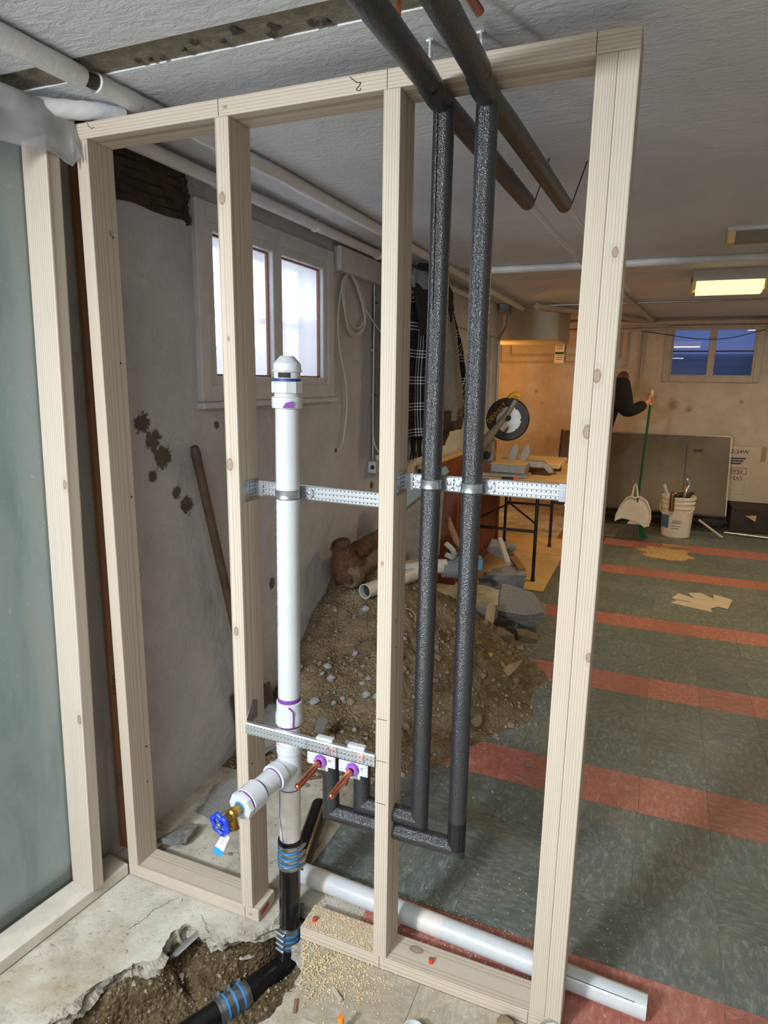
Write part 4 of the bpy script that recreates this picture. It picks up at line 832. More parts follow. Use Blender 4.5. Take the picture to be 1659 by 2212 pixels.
# taped pipe at the left ceiling corner
t = thing('taped_pipe', 'grey painted pipe wrapped with foil tape curving along the ceiling corner', 'pipe', (-0.04, -0.2, 2.2))
tp_ = spline([(-0.10, -1.0, 2.20), (-0.062, -0.42, 2.20), (-0.045, -0.173, 2.20), (-0.028, -0.09, 2.205), (0.012, -0.024, 2.214), (0.05, 0.03, 2.222), (0.08, 0.09, 2.226)], 8)
MB().tube(tp_, 0.022, 16, jit=lambda i, k: 1 + 0.05 * math.sin(i * 1.3 + k * 2)).build('pipe', M['white_paint'], t, smooth=True)
M['foil'] = plain('foil_tape', srgb(196, 198, 200), 0.25, 0.7, var=0.2, vs=30, bmp=0.6, bs=40)
MB().tube([tp_[i] for i in range(13, 17)], 0.0245, 16, jit=lambda i, k: 1 + 0.05 * math.sin(i * 2.3 + k * 2)).build('foil_tape', M['foil'], t, smooth=True)
MB().tube([tp_[i] for i in range(18, 24)], 0.0232, 16, jit=lambda i, k: 1 + 0.03 * math.sin(i * 2.3 + k * 2)).build('duct_tape', plain('grey_duct_tape', srgb(120, 124, 130), 0.4, 0.2), t, smooth=True)
# old timber patch above the wall
t = thing('timber_patch', 'dark rotten timber boards exposed in a hole at the top of the window wall', 'timber', (-0.09, 0.4, 2.15))
MB().box(-0.0905, -0.0885, 0.09, 0.53, 2.09, 2.25).build('backing', M['dark_hole'], t)
zz = [2.075, 2.098, 2.125, 2.150, 2.176, 2.20, 2.25]
for i in range(6):
    b_ = MB(); vs = []; NN = 24
    for j in range(NN + 1):
        y = 0.10 + 0.435 * j / NN
        wv = 0.004 * math.sin(y * 26 + i * 1.4) + 0.004 * nz(y * 8, i * 3.1)
        vs += [(-0.100, y, zz[i] + wv), (-0.083 - 0.002 * (i % 2), y, zz[i] + 0.002 + wv), (-0.083 - 0.002 * (i % 2), y, zz[i + 1] - 0.0015 + wv), (-0.100, y, zz[i + 1] + wv)]
    b_.add(vs, [(a * 4 + k, a * 4 + k + 1, (a + 1) * 4 + k + 1, (a + 1) * 4 + k) for a in range(NN) for k in range(3)]); b_.build('board', M['old_wood'], t)
MB().tube(spline([(-0.085, 0.52, 2.21), (-0.088, 0.535, 2.16), (-0.085, 0.525, 2.11), (-0.088, 0.545, 2.07)], 4), 0.012, 8, jit=lambda i, k: 1 + 0.4 * math.sin(i * 2 + k * 3)).build('rotten_edge', M['old_wood'], t)
# board box on the wall right of the window
o = MB().box(-0.089, -0.045, 1.625, 2.20, 2.085, 2.20).build('wall_board', M['white_wood'], None, bevel=0.004); tag(o, 'grey painted board fixed to the wall above the coiled cable', 'board')
# cable coil
M['cable'] = plain('white_cable', srgb(206, 202, 192), 0.5)
cx = -0.070
t = thing('cable_coil', 'coil of white cable hanging from the wall beside the window', 'cable', (cx, 1.8, 1.9))
for k_, (dy, zb, wd) in enumerate(((0.0, 1.80, 0.15), (0.012, 1.83, 0.14), (-0.012, 1.79, 0.165))):
    MB().tube(spline([(cx + 0.004 * k_, 1.75 + dy, 2.085), (cx, 1.70 + dy, 2.03), (cx + 0.004 * k_, 1.71 + dy, 1.92), (cx, 1.78 + dy, zb + 0.02), (cx, 1.87 + dy, zb), (cx + 0.005 * k_, 1.96 + dy, zb + 0.06), (cx, 1.95 + dy, 1.95), (cx, 1.86 + dy, 2.05), (cx, 1.80 + dy, 2.085)], 7), 0.0042, 8).build('loop', M['cable'], t, smooth=True)
MB().tube(spline([(cx, 1.76, 2.085), (cx, 1.68, 2.0), (cx, 1.645, 1.86), (cx, 1.66, 1.72), (cx, 1.73, 1.56), (cx, 1.745, 1.40), (cx, 1.70, 1.24), (cx - 0.008, 1.655, 1.195)], 7), 0.0042, 8).build('drop', M['cable'], t, smooth=True)
MB().tube(spline([(cx, 1.95, 1.95), (cx + 0.01, 2.06, 1.88), (cx + 0.02, 2.20, 1.80), (cx + 0.03, 2.45, 1.62), (cx + 0.03, 2.7, 1.42), (cx + 0.02, 2.9, 1.30)], 7), 0.0042, 8).build('drop', M['cable'], t, smooth=True)
# conduit and outlet box
M['grey_plastic'] = plain('grey_box', srgb(190, 190, 192), 0.5)
t = thing('wall_conduit', 'grey metal conduit with cable running down the wall to an outlet box', 'conduit', (-0.08, 2.11, 1.05))
MB().tube([(-0.078, 2.115, 2.09), (-0.078, 2.118, 1.10)], 0.0085, 12, jit=lambda i, k: 1).build('conduit', M['galv'], t, smooth=True)
MB().tube(spline([(-0.07, 2.10, 2.02), (-0.068, 2.092, 1.7), (-0.068, 2.09, 1.35), (-0.066, 2.11, 1.2), (-0.05, 2.22, 1.10)], 6), 0.0045, 8).build('cable', M['cable'], t, smooth=True)
for z in (1.98, 1.72, 1.47): MB().box(-0.09, -0.067, 2.095, 2.14, z, z + 0.012).build('strap', M['galv'], t)
ob = MB().box(-0.088, -0.035, 2.062, 2.135, 1.03, 1.10).build('outlet_box', M['grey_plastic'], t, bevel=0.006, seg=2); MB().cyl((-0.055, 2.061, 1.066), (-0.055, 2.0645, 1.066), 0.013, n=14).build('knockout', M['dark_hole'], ob)
ob = MB().box(-0.088, -0.03, 2.145, 2.23, 1.035, 1.13).build('outlet_box', M['grey_plastic'], t, bevel=0.008, seg=2)
# hangers and copper bits at the ceiling
for (x, y, lb) in ((0.935, 0.045, 'white pipe hanger nail in the ceiling between the insulated pipes'), (1.04, 0.05, 'white pipe hanger nail in the ceiling beside the right insulated pipe')):
    t = thing('hanger_nail', lb, 'nail', (x, y, 2.25)); MB().tube([(x, y, 2.252), (x + 0.014, y - 0.04, 2.20)], 0.0028, 8).build('shank', M['white_paint'], t); MB().cyl((x - 0.008, y, 2.249), (x + 0.006, y, 2.249), 0.0028, n=8).build('head', M['white_paint'], t)
tag(MB().tube(spline([(0.975, -0.235, 2.25), (0.972, -0.225, 2.225), (0.958, -0.19, 2.205), (0.948, -0.165, 2.195)], 5), 0.005, 8).build('copper_wire', M['copper'], None, smooth=True), 'short bare copper strap dangling between the insulated pipes', 'wire')
o = thing('copper_offcut', 'stub of old copper tube poking from the ceiling', 'pipe', (1.05, -0.16, 2.25)); MB().tube([(1.045, -0.165, 2.25), (1.072, -0.078, 2.219)], 0.009, 12).build('tube', plain('dull_copper', srgb(150, 96, 72), 0.5, 0.5, var=0.3, vs=40), o, smooth=True); MB().tube([(1.0715, -0.080, 2.2195), (1.0728, -0.0755, 2.218)], 0.0045, 10).build('bore', M['dark_hole'], o)

# ------------------------------------------------------------ soil: trench bottom and the dug pile
def fbm(x, y, s, o=4):
    a, f, r = 1.0, s, 0.0
    for _ in range(o): r += a * noise.noise(V((x * f, y * f, 3.7))); a *= 0.5; f *= 2.05
    return r
tr = MB(); nx, ny = 120, 170; vs = []
hp = [V(p).to_2d() for p in hole0]
def hole_dist(p):
    return min((p - geometry.intersect_point_line(p, hp[i - 1], hp[i])[0].lerp(p, 0)).length if 0 <= geometry.intersect_point_line(p, hp[i - 1], hp[i])[1] <= 1 else min((p - hp[i - 1]).length, (p - hp[i]).length) for i in range(len(hp)))
for i in range(nx + 1):
    for j in range(ny + 1):
        x, y = 0.06 + 0.72 * i / nx, -0.95 + 1.12 * j / ny; p = V((x, y)); d = hole_dist(p); ins = inside((x, y), hole0)
        axd = abs((p - V((0.565, 0.04))).cross(V((-0.51, -0.86)))) if hasattr(V((1, 1)), 'cross') else 0.1
        h = -0.048 - 0.125 * min(1, max(0, (d - 0.004) / 0.13)) if ins else -0.05
        near = max(0, 1 - axd / 0.07); h = h * (1 - near) + min(h, -0.160) * near if ins else h
        vs.append((x, y, h + (0.030 * fbm(x, y, 9) + 0.010 * fbm(x, y, 40, 2)) * (1 if ins else 0.3)))
tr.add(vs, [(i * (ny + 1) + j, (i + 1) * (ny + 1) + j, (i + 1) * (ny + 1) + j + 1, i * (ny + 1) + j + 1) for i in range(nx) for j in range(ny)])
o = tr.build('trench_soil', M['dark_dirt'], None, smooth=True); o['kind'] = 'stuff'; tag(o, 'brown gravelly soil in the broken-out trench around the drain', 'soil')
def pile_h(x, y):
    d = math.sqrt(((x - 0.03) / 0.93) ** 2 + ((y - 1.78) / 1.06) ** 2) * (1 + 0.10 * nz(x * 3, y * 3, 2.2))
    h = 0.66 * max(0, 1 - d) ** 1.12
    hollow = math.exp(-(((x - 0.10) / 0.10) ** 2 + ((y - 1.28) / 0.13) ** 2)) * 0.05
    return h - hollow + (0.05 * fbm(x, y, 4.5, 3) + 0.018 * fbm(x, y, 22, 3)) * min(1, h * 8) + 0.012 * min(1, max(0, (1.12 - d) * 8)) - 0.006
pm_ = MB(); nx, ny = 130, 190; vs = []
for i in range(nx + 1):
    for j in range(ny + 1):
        x, y = -0.0895 + 1.19 * i / nx, 0.55 + 2.5 * j / ny; vs.append((x, y, max(-0.012, pile_h(x, y))))
pm_.add(vs, [(i * (ny + 1) + j, (i + 1) * (ny + 1) + j, (i + 1) * (ny + 1) + j + 1, i * (ny + 1) + j + 1) for i in range(nx) for j in range(ny)])
o = pm_.build('dirt_pile', M['dirt'], None, smooth=True); o['kind'] = 'stuff'; tag(o, 'tall heap of dug brown soil piled against the window wall', 'dirt pile')
# pebbles too small to pick apart
M['pebble'] = plain('pebble', srgb(138, 126, 106), 0.95, var=0.4, vs=25)
M['stone_grey'] = plain('grey_stone', srgb(158, 160, 164), 0.9, var=0.25, vs=25, bmp=0.5, bs=60)
M['stone_tan'] = plain('tan_stone', srgb(146, 126, 98), 0.9, var=0.3, vs=25, bmp=0.5, bs=60)
pb = MB(); rr = random.Random(11)
def pebble(mb, x, y, z, s, r):
    vs = []; base = [(0, 0, 1), (1, 0, 0), (0, 1, 0), (-1, 0, 0), (0, -1, 0), (0, 0, -1)]
    mt = Matrix.Rotation(r.uniform(0, 6.28), 3, 'Z') @ Matrix.Rotation(r.uniform(0, 1.2), 3, 'X')
    for q in base: vs.append(V((x, y, z)) + mt @ (V(q) * s * r.uniform(0.6, 1.1)))
    mb.add(vs, [(0, 1, 2), (0, 2, 3), (0, 3, 4), (0, 4, 1), (5, 2, 1), (5, 3, 2), (5, 4, 3), (5, 1, 4)])
cnt = 0
while cnt < 2600:
    x, y = rr.uniform(-0.07, 1.12), rr.uniform(0.6, 2.9); h = pile_h(x, y)
    if h < -0.004 and rr.random() > 0.25: continue
    pebble(pb, x, y, max(h, 0) + 0.001, rr.choice((0.003, 0.004, 0.005, 0.006, 0.009, 0.013)), rr); cnt += 1
o = pb.build('pile_pebbles', M['pebble'], None); o['kind'] = 'stuff'; tag(o, 'small pebbles and clods strewn over the dirt pile', 'pebbles')
pb = MB()
cnt = 0
while cnt < 500:
    x, y = rr.uniform(0.15, 0.68), rr.uniform(-0.6, 0.08)
    if not inside((x, y), hole0): continue
    i, j = int((x - 0.06) / 0.72 * 120), int((y + 0.95) / 1.12 * 170); z = tr.v[i * 171 + j][2]; pebble(pb, x, y, z + 0.001, rr.choice((0.003, 0.004, 0.005, 0.008)), rr); cnt += 1
o = pb.build('trench_pebbles', M['pebble'], None); o['kind'] = 'stuff'; tag(o, 'small pebbles lying in the trench', 'pebbles')
# individual stones
rocks = [rock_mesh('stone', s_, M['stone_grey'] if s_ % 2 else M['stone_tan'], 2) for s_ in range(8)]
def place_rock(i, x, y, z, s, label, group=None, name='stone', cat='stone', rot=None):
    o = bpy.data.objects.new(name, rocks[i % 8]); COL.objects.link(o); o.location = (x, y, z + s * 0.35); o.scale = (s, s * random.uniform(0.8, 1.1), s * random.uniform(0.8, 1.1)); o.rotation_euler = rot or (random.uniform(-.3, .3), random.uniform(-.3, .3), random.uniform(0, 6.28)); return tag(o, label, cat, group)
rr = random.Random(21)
for k_ in range(70):
    x, y = rr.gauss(0.28, 0.16), rr.gauss(1.08, 0.16)
    if k_ > 45: x, y = rr.uniform(0.45, 0.95), rr.uniform(0.9, 2.3)
    h = pile_h(x, y)
    if x < -0.03 or h < 0.0: continue
    ii = k_ * 2 + 1 if k_ < 46 and k_ % 3 else k_ * 2
    place_rock(ii, x, y, h, rr.choice((0.012, 0.015, 0.018, 0.024)) * (1.0 if k_ < 46 else 1.15), ('pale grey stone lying on the slope of the dirt pile', 'tan stone lying on the slope of the dirt pile')[ii % 2 == 0], ('grey stones on the dirt pile', 'tan stones on the dirt pile')[ii % 2 == 0])
place_rock(2, 0.66, 0.93, 0.0, 0.033, 'round tan clod at the foot of the dirt pile between the insulated risers')
place_rock(4, 0.80, 1.32, 0.03, 0.038, 'tan stone on the lower edge of the pile beside the right insulated riser')
place_rock(0, 0.487, 0.35, 0.0, 0.026, 'flat tan stone on the slab beside the short black pipe')
place_rock(3, 0.315, -0.16, -0.11, 0.022, 'grey stone on the trench side below the broken slab')
o = bpy.data.objects.new('concrete_shard', rock_mesh('shard', 31, plain('pale_shard', srgb(206, 202, 194), 0.8), 2, 0.2, (1, 0.8, 0.25))); COL.objects.link(o); o.location = (0.428, -0.155, -0.150); o.scale = (0.028,) * 3; o.rotation_euler = (0.5, -0.2, 0.6); tag(o, 'flat pale shard lying on the soil in the trench', 'concrete shard')
o = tag(MB().cyl((0.452, -0.128, -0.150), (0.474, -0.132, -0.142), 0.004, n=10).build('plastic_peg', plain('teal_plastic', srgb(120, 160, 165), 0.5), None), 'small pale blue plastic peg lying in the trench', 'peg')
o = tag(MB().obox((0.318, -0.108, -0.035), (0.25, 1, 0.1), (1, -0.2, 0.9), (-0.6, 0.1, 0.7), 0.055, 0.03, 0.004).build('loose_tile', plain('grey_tile_shard', srgb(140, 138, 138), 0.5, var=0.15), None), 'broken grey floor tile tipped into the trench edge', 'tile shard')
# chunks of broken slab
def chunk(name, label, loc, size, rot, seed, m, sub=3, rough=0.18):
    o = bpy.data.objects.new(name, chunk_mesh(name, seed, m)); COL.objects.link(o); o.location = loc; o.scale = size; o.rotation_euler = rot; return tag(o, label, 'concrete chunk')
chunk('concrete_chunk', 'large grey slab chunk tilted at the far foot of the dirt pile', (0.755, 2.70, 0.115), (0.17, 0.10, 0.105), (0.75, 0.12, 0.25), 41, M['concrete'])
chunk('concrete_chunk', 'brown-topped concrete block in front of the large tilted slab chunk', (0.68, 2.33, 0.045), (0.095, 0.085, 0.055), (0.05, 0.05, 0.3), 42, M['concrete_brown'])
chunk('concrete_chunk', 'small brown-topped block wedged right of the other block under the tilted slab chunk', (0.82, 2.50, 0.03), (0.075, 0.06, 0.042), (0.0, 0.1, 0.1), 43, M['concrete_brown'])
chunk('concrete_chunk', 'dark grey concrete chunk on the pile just left of the tilted slab chunk', (0.56, 2.86, 0.27), (0.14, 0.10, 0.085), (0.3, 0.1, 0.4), 44, M['concrete'])
chunk('concrete_chunk', 'jagged dark concrete lump topmost on the far shoulder of the pile', (0.50, 3.02, 0.40), (0.10, 0.085, 0.06), (0.2, -0.1, 0.9), 45, M['concrete'])
chunk('concrete_chunk', 'pale concrete lump under the tilted slab beside the wooden stake', (0.56, 2.42, 0.13), (0.075, 0.06, 0.07), (0.1, 0.2, 0.2), 46, M['concrete'])
chunk('concrete_chunk', 'broken concrete chunk on the floor right behind the sole plate at the end stud', (0.052, 0.17, 0.032), (0.038, 0.075, 0.045), (0.0, -0.2, -0.35), 47, M['concrete'])
chunk('concrete_chunk', 'wide flat broken slab piece lying by the window wall behind the spigot', (0.085, 0.41, 0.014), (0.125, 0.095, 0.042), (0.12, 0.05, 0.5), 48, M['concrete'])
chunk('concrete_chunk', 'flat grey slab flake at the foot of the dirt pile by the window wall', (0.02, 0.80, 0.075), (0.10, 0.12, 0.05), (0.5, -0.1, 0.3), 49, M['concrete'])
chunk('concrete_chunk', 'pale flake standing in the soil beside the white vent pipe', (0.275, 0.80, 0.165), (0.022, 0.016, 0.034), (0.2, 0.3, 0.1), 50, M['concrete'])
chunk('concrete_chunk', 'broken pale rubble at the lower rim of the trench in front of the drain', (0.60, -0.285, -0.06), (0.04, 0.035, 0.03), (0.2, 0.3, 0.1), 51, M['concrete'])

# ------------------------------------------------------------ things on the floor
t = thing('white_pvc_pipe', 'long white PVC pipe lying on the floor behind the sole plate', 'pipe', (1.0, 0.16, 0.0))
e0, e1 = V((0.53, 0.192, 0.0302)), V((1.542, 0.135, 0.0302)); dd = (e1 - e0).normalized()
b_ = MB(); b_.lathe(e0, dd, [(0, 0.026), (0, 0.0302), ((e1 - e0).length, 0.0302), ((e1 - e0).length, 0.026), ((e1 - e0).length - 0.08, 0.026)], 28); b_.build('pipe', M['pvc'], t, smooth=True, autosmooth=0.5)
MB().lathe(e0, dd, [(0.03, 0.0304), (0.10, 0.0304)], 28).build('dusty_patch', M['pvc_dusty'], t, smooth=True)
MB().lathe(e0, dd, [(0.40, 0.0304), (0.47, 0.0304)], 28).build('dusty_patch', M['pvc_dusty'], t, smooth=True)
MB().bar(e1 - dd * 0.20 + V((0.001, -0.0205, 0.0226)), e1 - dd * 0.03 + V((0.001, -0.0205, 0.0226)), 0.0012, 0.0012).build('print_line', M['ink'], t)
t = thing('short_black_pipe', 'short length of black pipe with a gold print stripe lying behind the drain', 'pipe', (0.5, 0.35, 0))
b0, b1 = V((0.515, 0.17, 0.034)), V((0.425, 0.50, 0.034))
MB().tube([b0, b1], 0.033, 24).build('pipe', M['abs'], t, smooth=True)
dd = (b1 - b0).normalized(); sd = dd.cross(V((0, 0, 1))).normalized()
gs = MB(); 
for k_ in range(24): q = b0 + dd * (0.012 * k_ + 0.03) + sd * 0.016 + V((0, 0, 0.0288)); gs.bar(q, q + dd * 0.007, 0.0022, 0.0014)
gs.build('gold_print', plain('gold_print', srgb(190, 150, 60), 0.5), t)
# pipe cap, lid, orange peg in the foreground
t = thing('pvc_cap', 'small round white PVC cap standing open on the floor in front of the sole plate', 'pipe cap', (1.02, -0.145, 0))
MB().lathe((1.022, -0.150, ZS), (0, 0, 1), [(0, 0), (0, 0.0265), (0.032, 0.0275), (0.034, 0.0265), (0.034, 0.0235), (0.012, 0.022), (0.011, 0)], 28).build('cap', M['pvc'], t, smooth=True, autosmooth=0.5)
M['tin'] = plain('tin_lid', srgb(190, 190, 188), 0.3, 0.8, var=0.15, vs=60)
t = thing('can_lid', 'round metal can lid with raised rings leaning at the foot of the doubled stud', 'lid', (1.33, -0.03, 0))
ln_ = V((0.15, -0.62, 0.78)).normalized(); lc = V((1.332, -0.028, 0.016))
MB().lathe(lc, ln_, [(-0.002, 0), (-0.002, 0.036), (0.0015, 0.0365), (0.003, 0.035), (0.0015, 0.0325), (0.0005, 0.030), (0.001, 0.026), (0.002, 0.025), (0.001, 0.024), (0.0005, 0.012), (0.0018, 0.011), (0.0008, 0.010), (0.0006, 0)], 32).build('disc', M['tin'], t, smooth=True)
o = thing('orange_peg', 'orange plastic peg standing on the bare slab in front of the tiles', 'peg', (0.855, -0.205, 0)); MB().cyl((0.857, -0.207, ZS), (0.855, -0.203, 0.05), 0.0075, n=14).build('peg', plain('orange_plastic', srgb(236, 132, 28), 0.4), o, smooth=True)
place_rock(6, 1.225, -0.03, 0.0, 0.032, 'flat tan stone beside the metal lid at the doubled stud')
o = tag(MB().obox((0.80, -0.115, 0.003), (0.75, -0.55, 0.1), (0.55, 0.75, 0), (0, 0, 1), 0.024, 0.0035, 0.003).build('wood_splinter', wood('splinter_wood', L1, D1), None), 'pale wood splinter lying on the dusty tile in front of the sole plate', 'splinter')
o = tag(MB().obox((0.717, -0.185, 0.001), (0.4, -0.9, 0.0), (0.9, 0.4, 0), (0, 0, 1), 0.018, 0.004, 0.003).build('wood_splinter', plain('dark_splinter', srgb(134, 96, 76), 0.8), None), 'dark brown wood splinter on the bare slab near the trench', 'splinter')
# sawdust, chips
M['sawdust'] = plain('sawdust', srgb(214, 190, 150), 0.95, var=0.2, vs=50)
sd_ = MB(); rr = random.Random(8); cnt = 0
while cnt < 5200:
    z = 0.001
    u_ = rr.random()
    if u_ < 0.45: x, y = rr.gauss(0.74, 0.09), rr.gauss(-0.055, 0.05)
    elif u_ < 0.72: x, y, z = rr.uniform(0.63, 0.86), rr.uniform(0.004, 0.085), S + 0.001
    elif u_ < 0.9: x, y = rr.uniform(0.60, 1.3), rr.uniform(0.10, 0.26)
    else: x, y = rr.uniform(0.6, 1.5), rr.uniform(-0.3, 0.5)
    if z < 0.01 and (inside((x, y), hole0) or 0 < y < 0.089): continue
    s_ = rr.choice((0.0007, 0.0010, 0.0014, 0.0018, 0.0026)); a = rr.uniform(0, 6.28); ux, uy = math.cos(a) * s_ * 1.6, math.sin(a) * s_ * 1.6
    sd_.add([(x - ux, y - uy, z), (x + uy * 0.5, y - ux * 0.5, z + s_ * 0.5), (x + ux, y + uy, z), (x - uy * 0.5, y + ux * 0.5, z + s_ * 0.7)], [(0, 1, 2), (0, 2, 3), (0, 3, 1), (1, 3, 2)]); cnt += 1
o = sd_.build('sawdust', M['sawdust'], None); o['kind'] = 'stuff'; tag(o, 'pale sawdust and wood shavings scattered along the sole plate', 'sawdust')
# shovel leaning on the wall
t = thing('shovel', 'shovel with a dark worn wooden handle leaning on the wall under the window', 'shovel', (-0.06, 0.83, 0))
M['worn_wood'] = plain('worn_handle', srgb(92, 76, 62), 0.7, var=0.35, vs=20)
h0, h1 = V((-0.055, 0.482, 1.325)), V((-0.045, 0.765, 0.24))
dd = (h1 - h0); MB().tube([h0 + dd * k_ for k_ in (-0.004, 0.0, 0.02, 0.06, 0.3, 0.7, 1.0)], [0.006, 0.014, 0.0185, 0.017, 0.0165, 0.0165, 0.019], 16).build('handle', M['worn_wood'], t, smooth=True)
bl = MB(); bl.prism([(-0.10, 0), (0.10, 0), (0.105, -0.17), (0.06, -0.25), (0, -0.275), (-0.06, -0.25), (-0.105, -0.17)], h1 + V((0.0, 0.0, 0.04)), (0.35, 0.9, 0), V((0, -0.24, 0.97)), 0.003); bl.build('blade', plain('rusty_steel', srgb(96, 80, 70), 0.7, 0.4, var=0.4, vs=20), t)

# ------------------------------------------------------------ scrap on the dirt pile
M['rust'] = plain('rusted_iron', srgb(104, 70, 44), 0.9, var=0.55, vs=35, bmp=1.0, bs=70, bd=0.02)
M['clay'] = plain('soil_caked_iron', srgb(112, 92, 68), 0.95, var=0.35, vs=30, bmp=0.9, bs=60, bd=0.02)
jr = lambda i, k: 1 + 0.14 * math.sin(i * 2.3 + k * 1.9) + 0.08 * math.sin(i * 5.1 + k * 3.7)
t = thing('rusted_pipe_tee', 'heavily rusted iron pipe tee lying on top of the dirt pile against the wall', 'pipe fitting', (0.02, 1.62, 0.6))
MB().tube(lin((0.015, 1.50, 0.735), (0.022, 1.57, 0.60), 5) + lin((0.026, 1.60, 0.56), (0.04, 1.65, 0.50), 3), [0.052, 0.052, 0.06, 0.065, 0.08, 0.085, 0.09, 0.08, 0.07, 0.05], 16, jit=jr).build('hub', M['rust'], t, smooth=True)
MB().tube(lin((0.02, 1.60, 0.66), (0.05, 2.05, 0.68), 9), 0.052, 14, jit=jr).build('branch', M['rust'], t, smooth=True)
MB().lathe((0.018, 1.50, 0.742), (-0.1, -0.4, 0.9), [(0, 0.050), (0.012, 0.050), (0.012, 0.040), (0, 0.040)], 16).build('rim', plain('dark_rim', srgb(70, 46, 36), 0.8), t)
t = thing('soil_caked_fitting', 'round soil-caked iron fitting with an open mouth on the pile crest', 'pipe fitting', (0.08, 1.62, 0.5))
fd = V((-0.10, -0.85, -0.15)).normalized(); fo = V((0.06, 1.50, 0.565))
MB().lathe(fo, -fd, [(0.02, 0.030), (0, 0.034), (0, 0.048), (0.02, 0.062), (0.06, 0.062), (0.09, 0.045), (0.20, 0.040), (0.34, 0.042), (0.34, 0)], 18).build('body', M['clay'], t, smooth=True)
MB().lathe(fo - fd * 0.012, -fd, [(0, 0.033), (0.03, 0)], 18).build('mouth', M['dark_hole'], t)
t = thing('white_pipe_offcut', 'short white pipe offcut with an open end on the crest of the dirt pile', 'pipe', (0.18, 1.62, 0.5))
fd = V((-0.22, -0.80, 0.02)).normalized(); fo = V((0.165, 1.47, 0.525)); M['pvc_dirty'] = plain('dirty_pvc', srgb(196, 190, 178), 0.5, var=0.2, vs=20)
MB().lathe(fo, -fd, [(0.10, 0.033), (0, 0.033), (0, 0.038), (0.42, 0.038), (0.42, 0)], 22).build('pipe', M['pvc_dirty'], t, smooth=True, autosmooth=0.5)
MB().lathe(fo, -fd, [(0.03, 0.0335), (0.06, 0)], 18).build('bore', plain('blue_black', srgb(24, 30, 40), 0.7), t)
t = thing('grey_pipe_scrap', 'dirty white and grey pipe scrap lying across the pile behind the middle stud', 'pipe', (0.3, 2.1, 0.45))
MB().tube([(0.13, 2.02, 0.47), (0.30, 2.12, 0.50), (0.38, 2.16, 0.50)], 0.042, 18).build('pipe', M['pvc_dirty'], t, smooth=True)
MB().tube([(0.36, 2.15, 0.485), (0.46, 2.20, 0.475)], 0.052, 18).build('hub', plain('grey_hub', srgb(120, 120, 124), 0.5), t, smooth=True)
M['dull_steel'] = plain('dull_sheet_steel', srgb(150, 146, 136), 0.45, 0.5, var=0.25, vs=12)
t = thing('metal_cover', 'bent sheet metal cover with an oval hole leaning on the pile', 'metal panel', (0.25, 2.3, 0.6))
sx_, sy_ = V((0.55, 0.75, 0.15)).normalized(), V((-0.10, 0.02, 1)).normalized(); so2 = V((0.02, 2.02, 0.50))
MB().prism([(0, 0), (0.42, -0.06), (0.50, 0.42), (0.18, 0.40)], so2, sx_, sy_, 0.004).build('sheet', M['dull_steel'], t)
MB().prism([(0.16, 0.41), (0.10, 0.32), (0.14, 0.28), (0.52, 0.44), (0.50, 0.48)], so2 + V((0.01, -0.03, 0)), sx_, sy_, 0.02).build('folded_edge', plain('pale_blue_steel', srgb(150, 170, 176), 0.4, 0.3), t)
MB().prism([(0.15 + 0.022 * math.cos(a), 0.13 + 0.045 * math.sin(a)) for a in [2 * PI * i / 16 for i in range(16)]], so2 - sx_.cross(sy_) * 0.003, sx_, sy_, 0.010).build('hole', M['dark_hole'], t)
M['stick'] = wood('brown_stick', srgb(150, 108, 74), srgb(104, 70, 46), 0.01)
tag(MB().tube([(0.26, 2.55, 0.70), (0.50, 2.35, 0.36)], [0.019, 0.022], 12).build('wooden_pole', M['stick'], None, smooth=True), 'brown wooden pole leaning between the two insulated risers', 'pole')
tag(MB().tube(spline([(0.33, 2.30, 0.60), (0.37, 2.33, 0.55), (0.36, 2.36, 0.50), (0.32, 2.34, 0.52)], 5), 0.016, 10).build('hose_scrap', plain('grey_hose', srgb(178, 176, 166), 0.5), None, smooth=True), 'looped piece of grey hose on the scrap heap', 'hose')
tag(MB().obox((0.42, 2.45, 0.46), (0.9, 0.3, -0.08), (-0.3, 0.9, 0), (0, 0, 1), 0.10, 0.06, 0.035).build('blue_box', plain('blue_carton', srgb(92, 138, 164), 0.6, var=0.2, vs=20), None, bevel=0.006), 'flattened pale blue carton on the scrap heap', 'carton')
tag(MB().bar((0.47, 3.25, 0.40), (0.70, 2.85, 0.33), 0.05, 0.02).build('scrap_board', M['stick'], None), 'short weathered board on the far shoulder of the pile', 'board')
tag(MB().bar((0.52, 2.95, 0.50), (0.63, 2.72, 0.40), 0.03, 0.03).build('pale_offcut', wood('pale_offcut', L1, D1), None), 'pale square wood offcut above the concrete chunks', 'offcut')
M['fir'] = wood('fir_stake', srgb(178, 148, 108), srgb(130, 98, 66), 0.01)
tag(MB().prism([(-0.025, 0), (0.03, 0.01), (0.032, 0.20), (0.01, 0.25), (-0.02, 0.22)], (0.600, 2.30, 0.02), (1, 0.2, 0), (0.05, 0.25, 1), 0.02).build('wooden_stake', M['fir'], None), 'short wooden stake standing in front of the concrete chunks', 'stake')
tag(MB().obox((0.47, 1.62, 0.23), (0.75, -0.3, -0.35), (0.3, 0.9, 0.1), (0.3, 0, 1), 0.075, 0.02, 0.02).build('wood_block', M['fir'], None), 'split orange-brown wood block half buried between the insulated risers', 'wood block')
o = tag(MB().lathe((0.335, 1.66, 0.335), (0.1, -0.9, 0.35), [(0, 0.055), (0, 0.059), (0.10, 0.059), (0.10, 0.055), (0, 0.055)], 24).build('pipe_ring', plain('tan_ring', srgb(150, 128, 100), 0.7), None, smooth=True, autosmooth=0.5), 'open end of a buried pipe ringed in tan beside the middle stud', 'pipe')
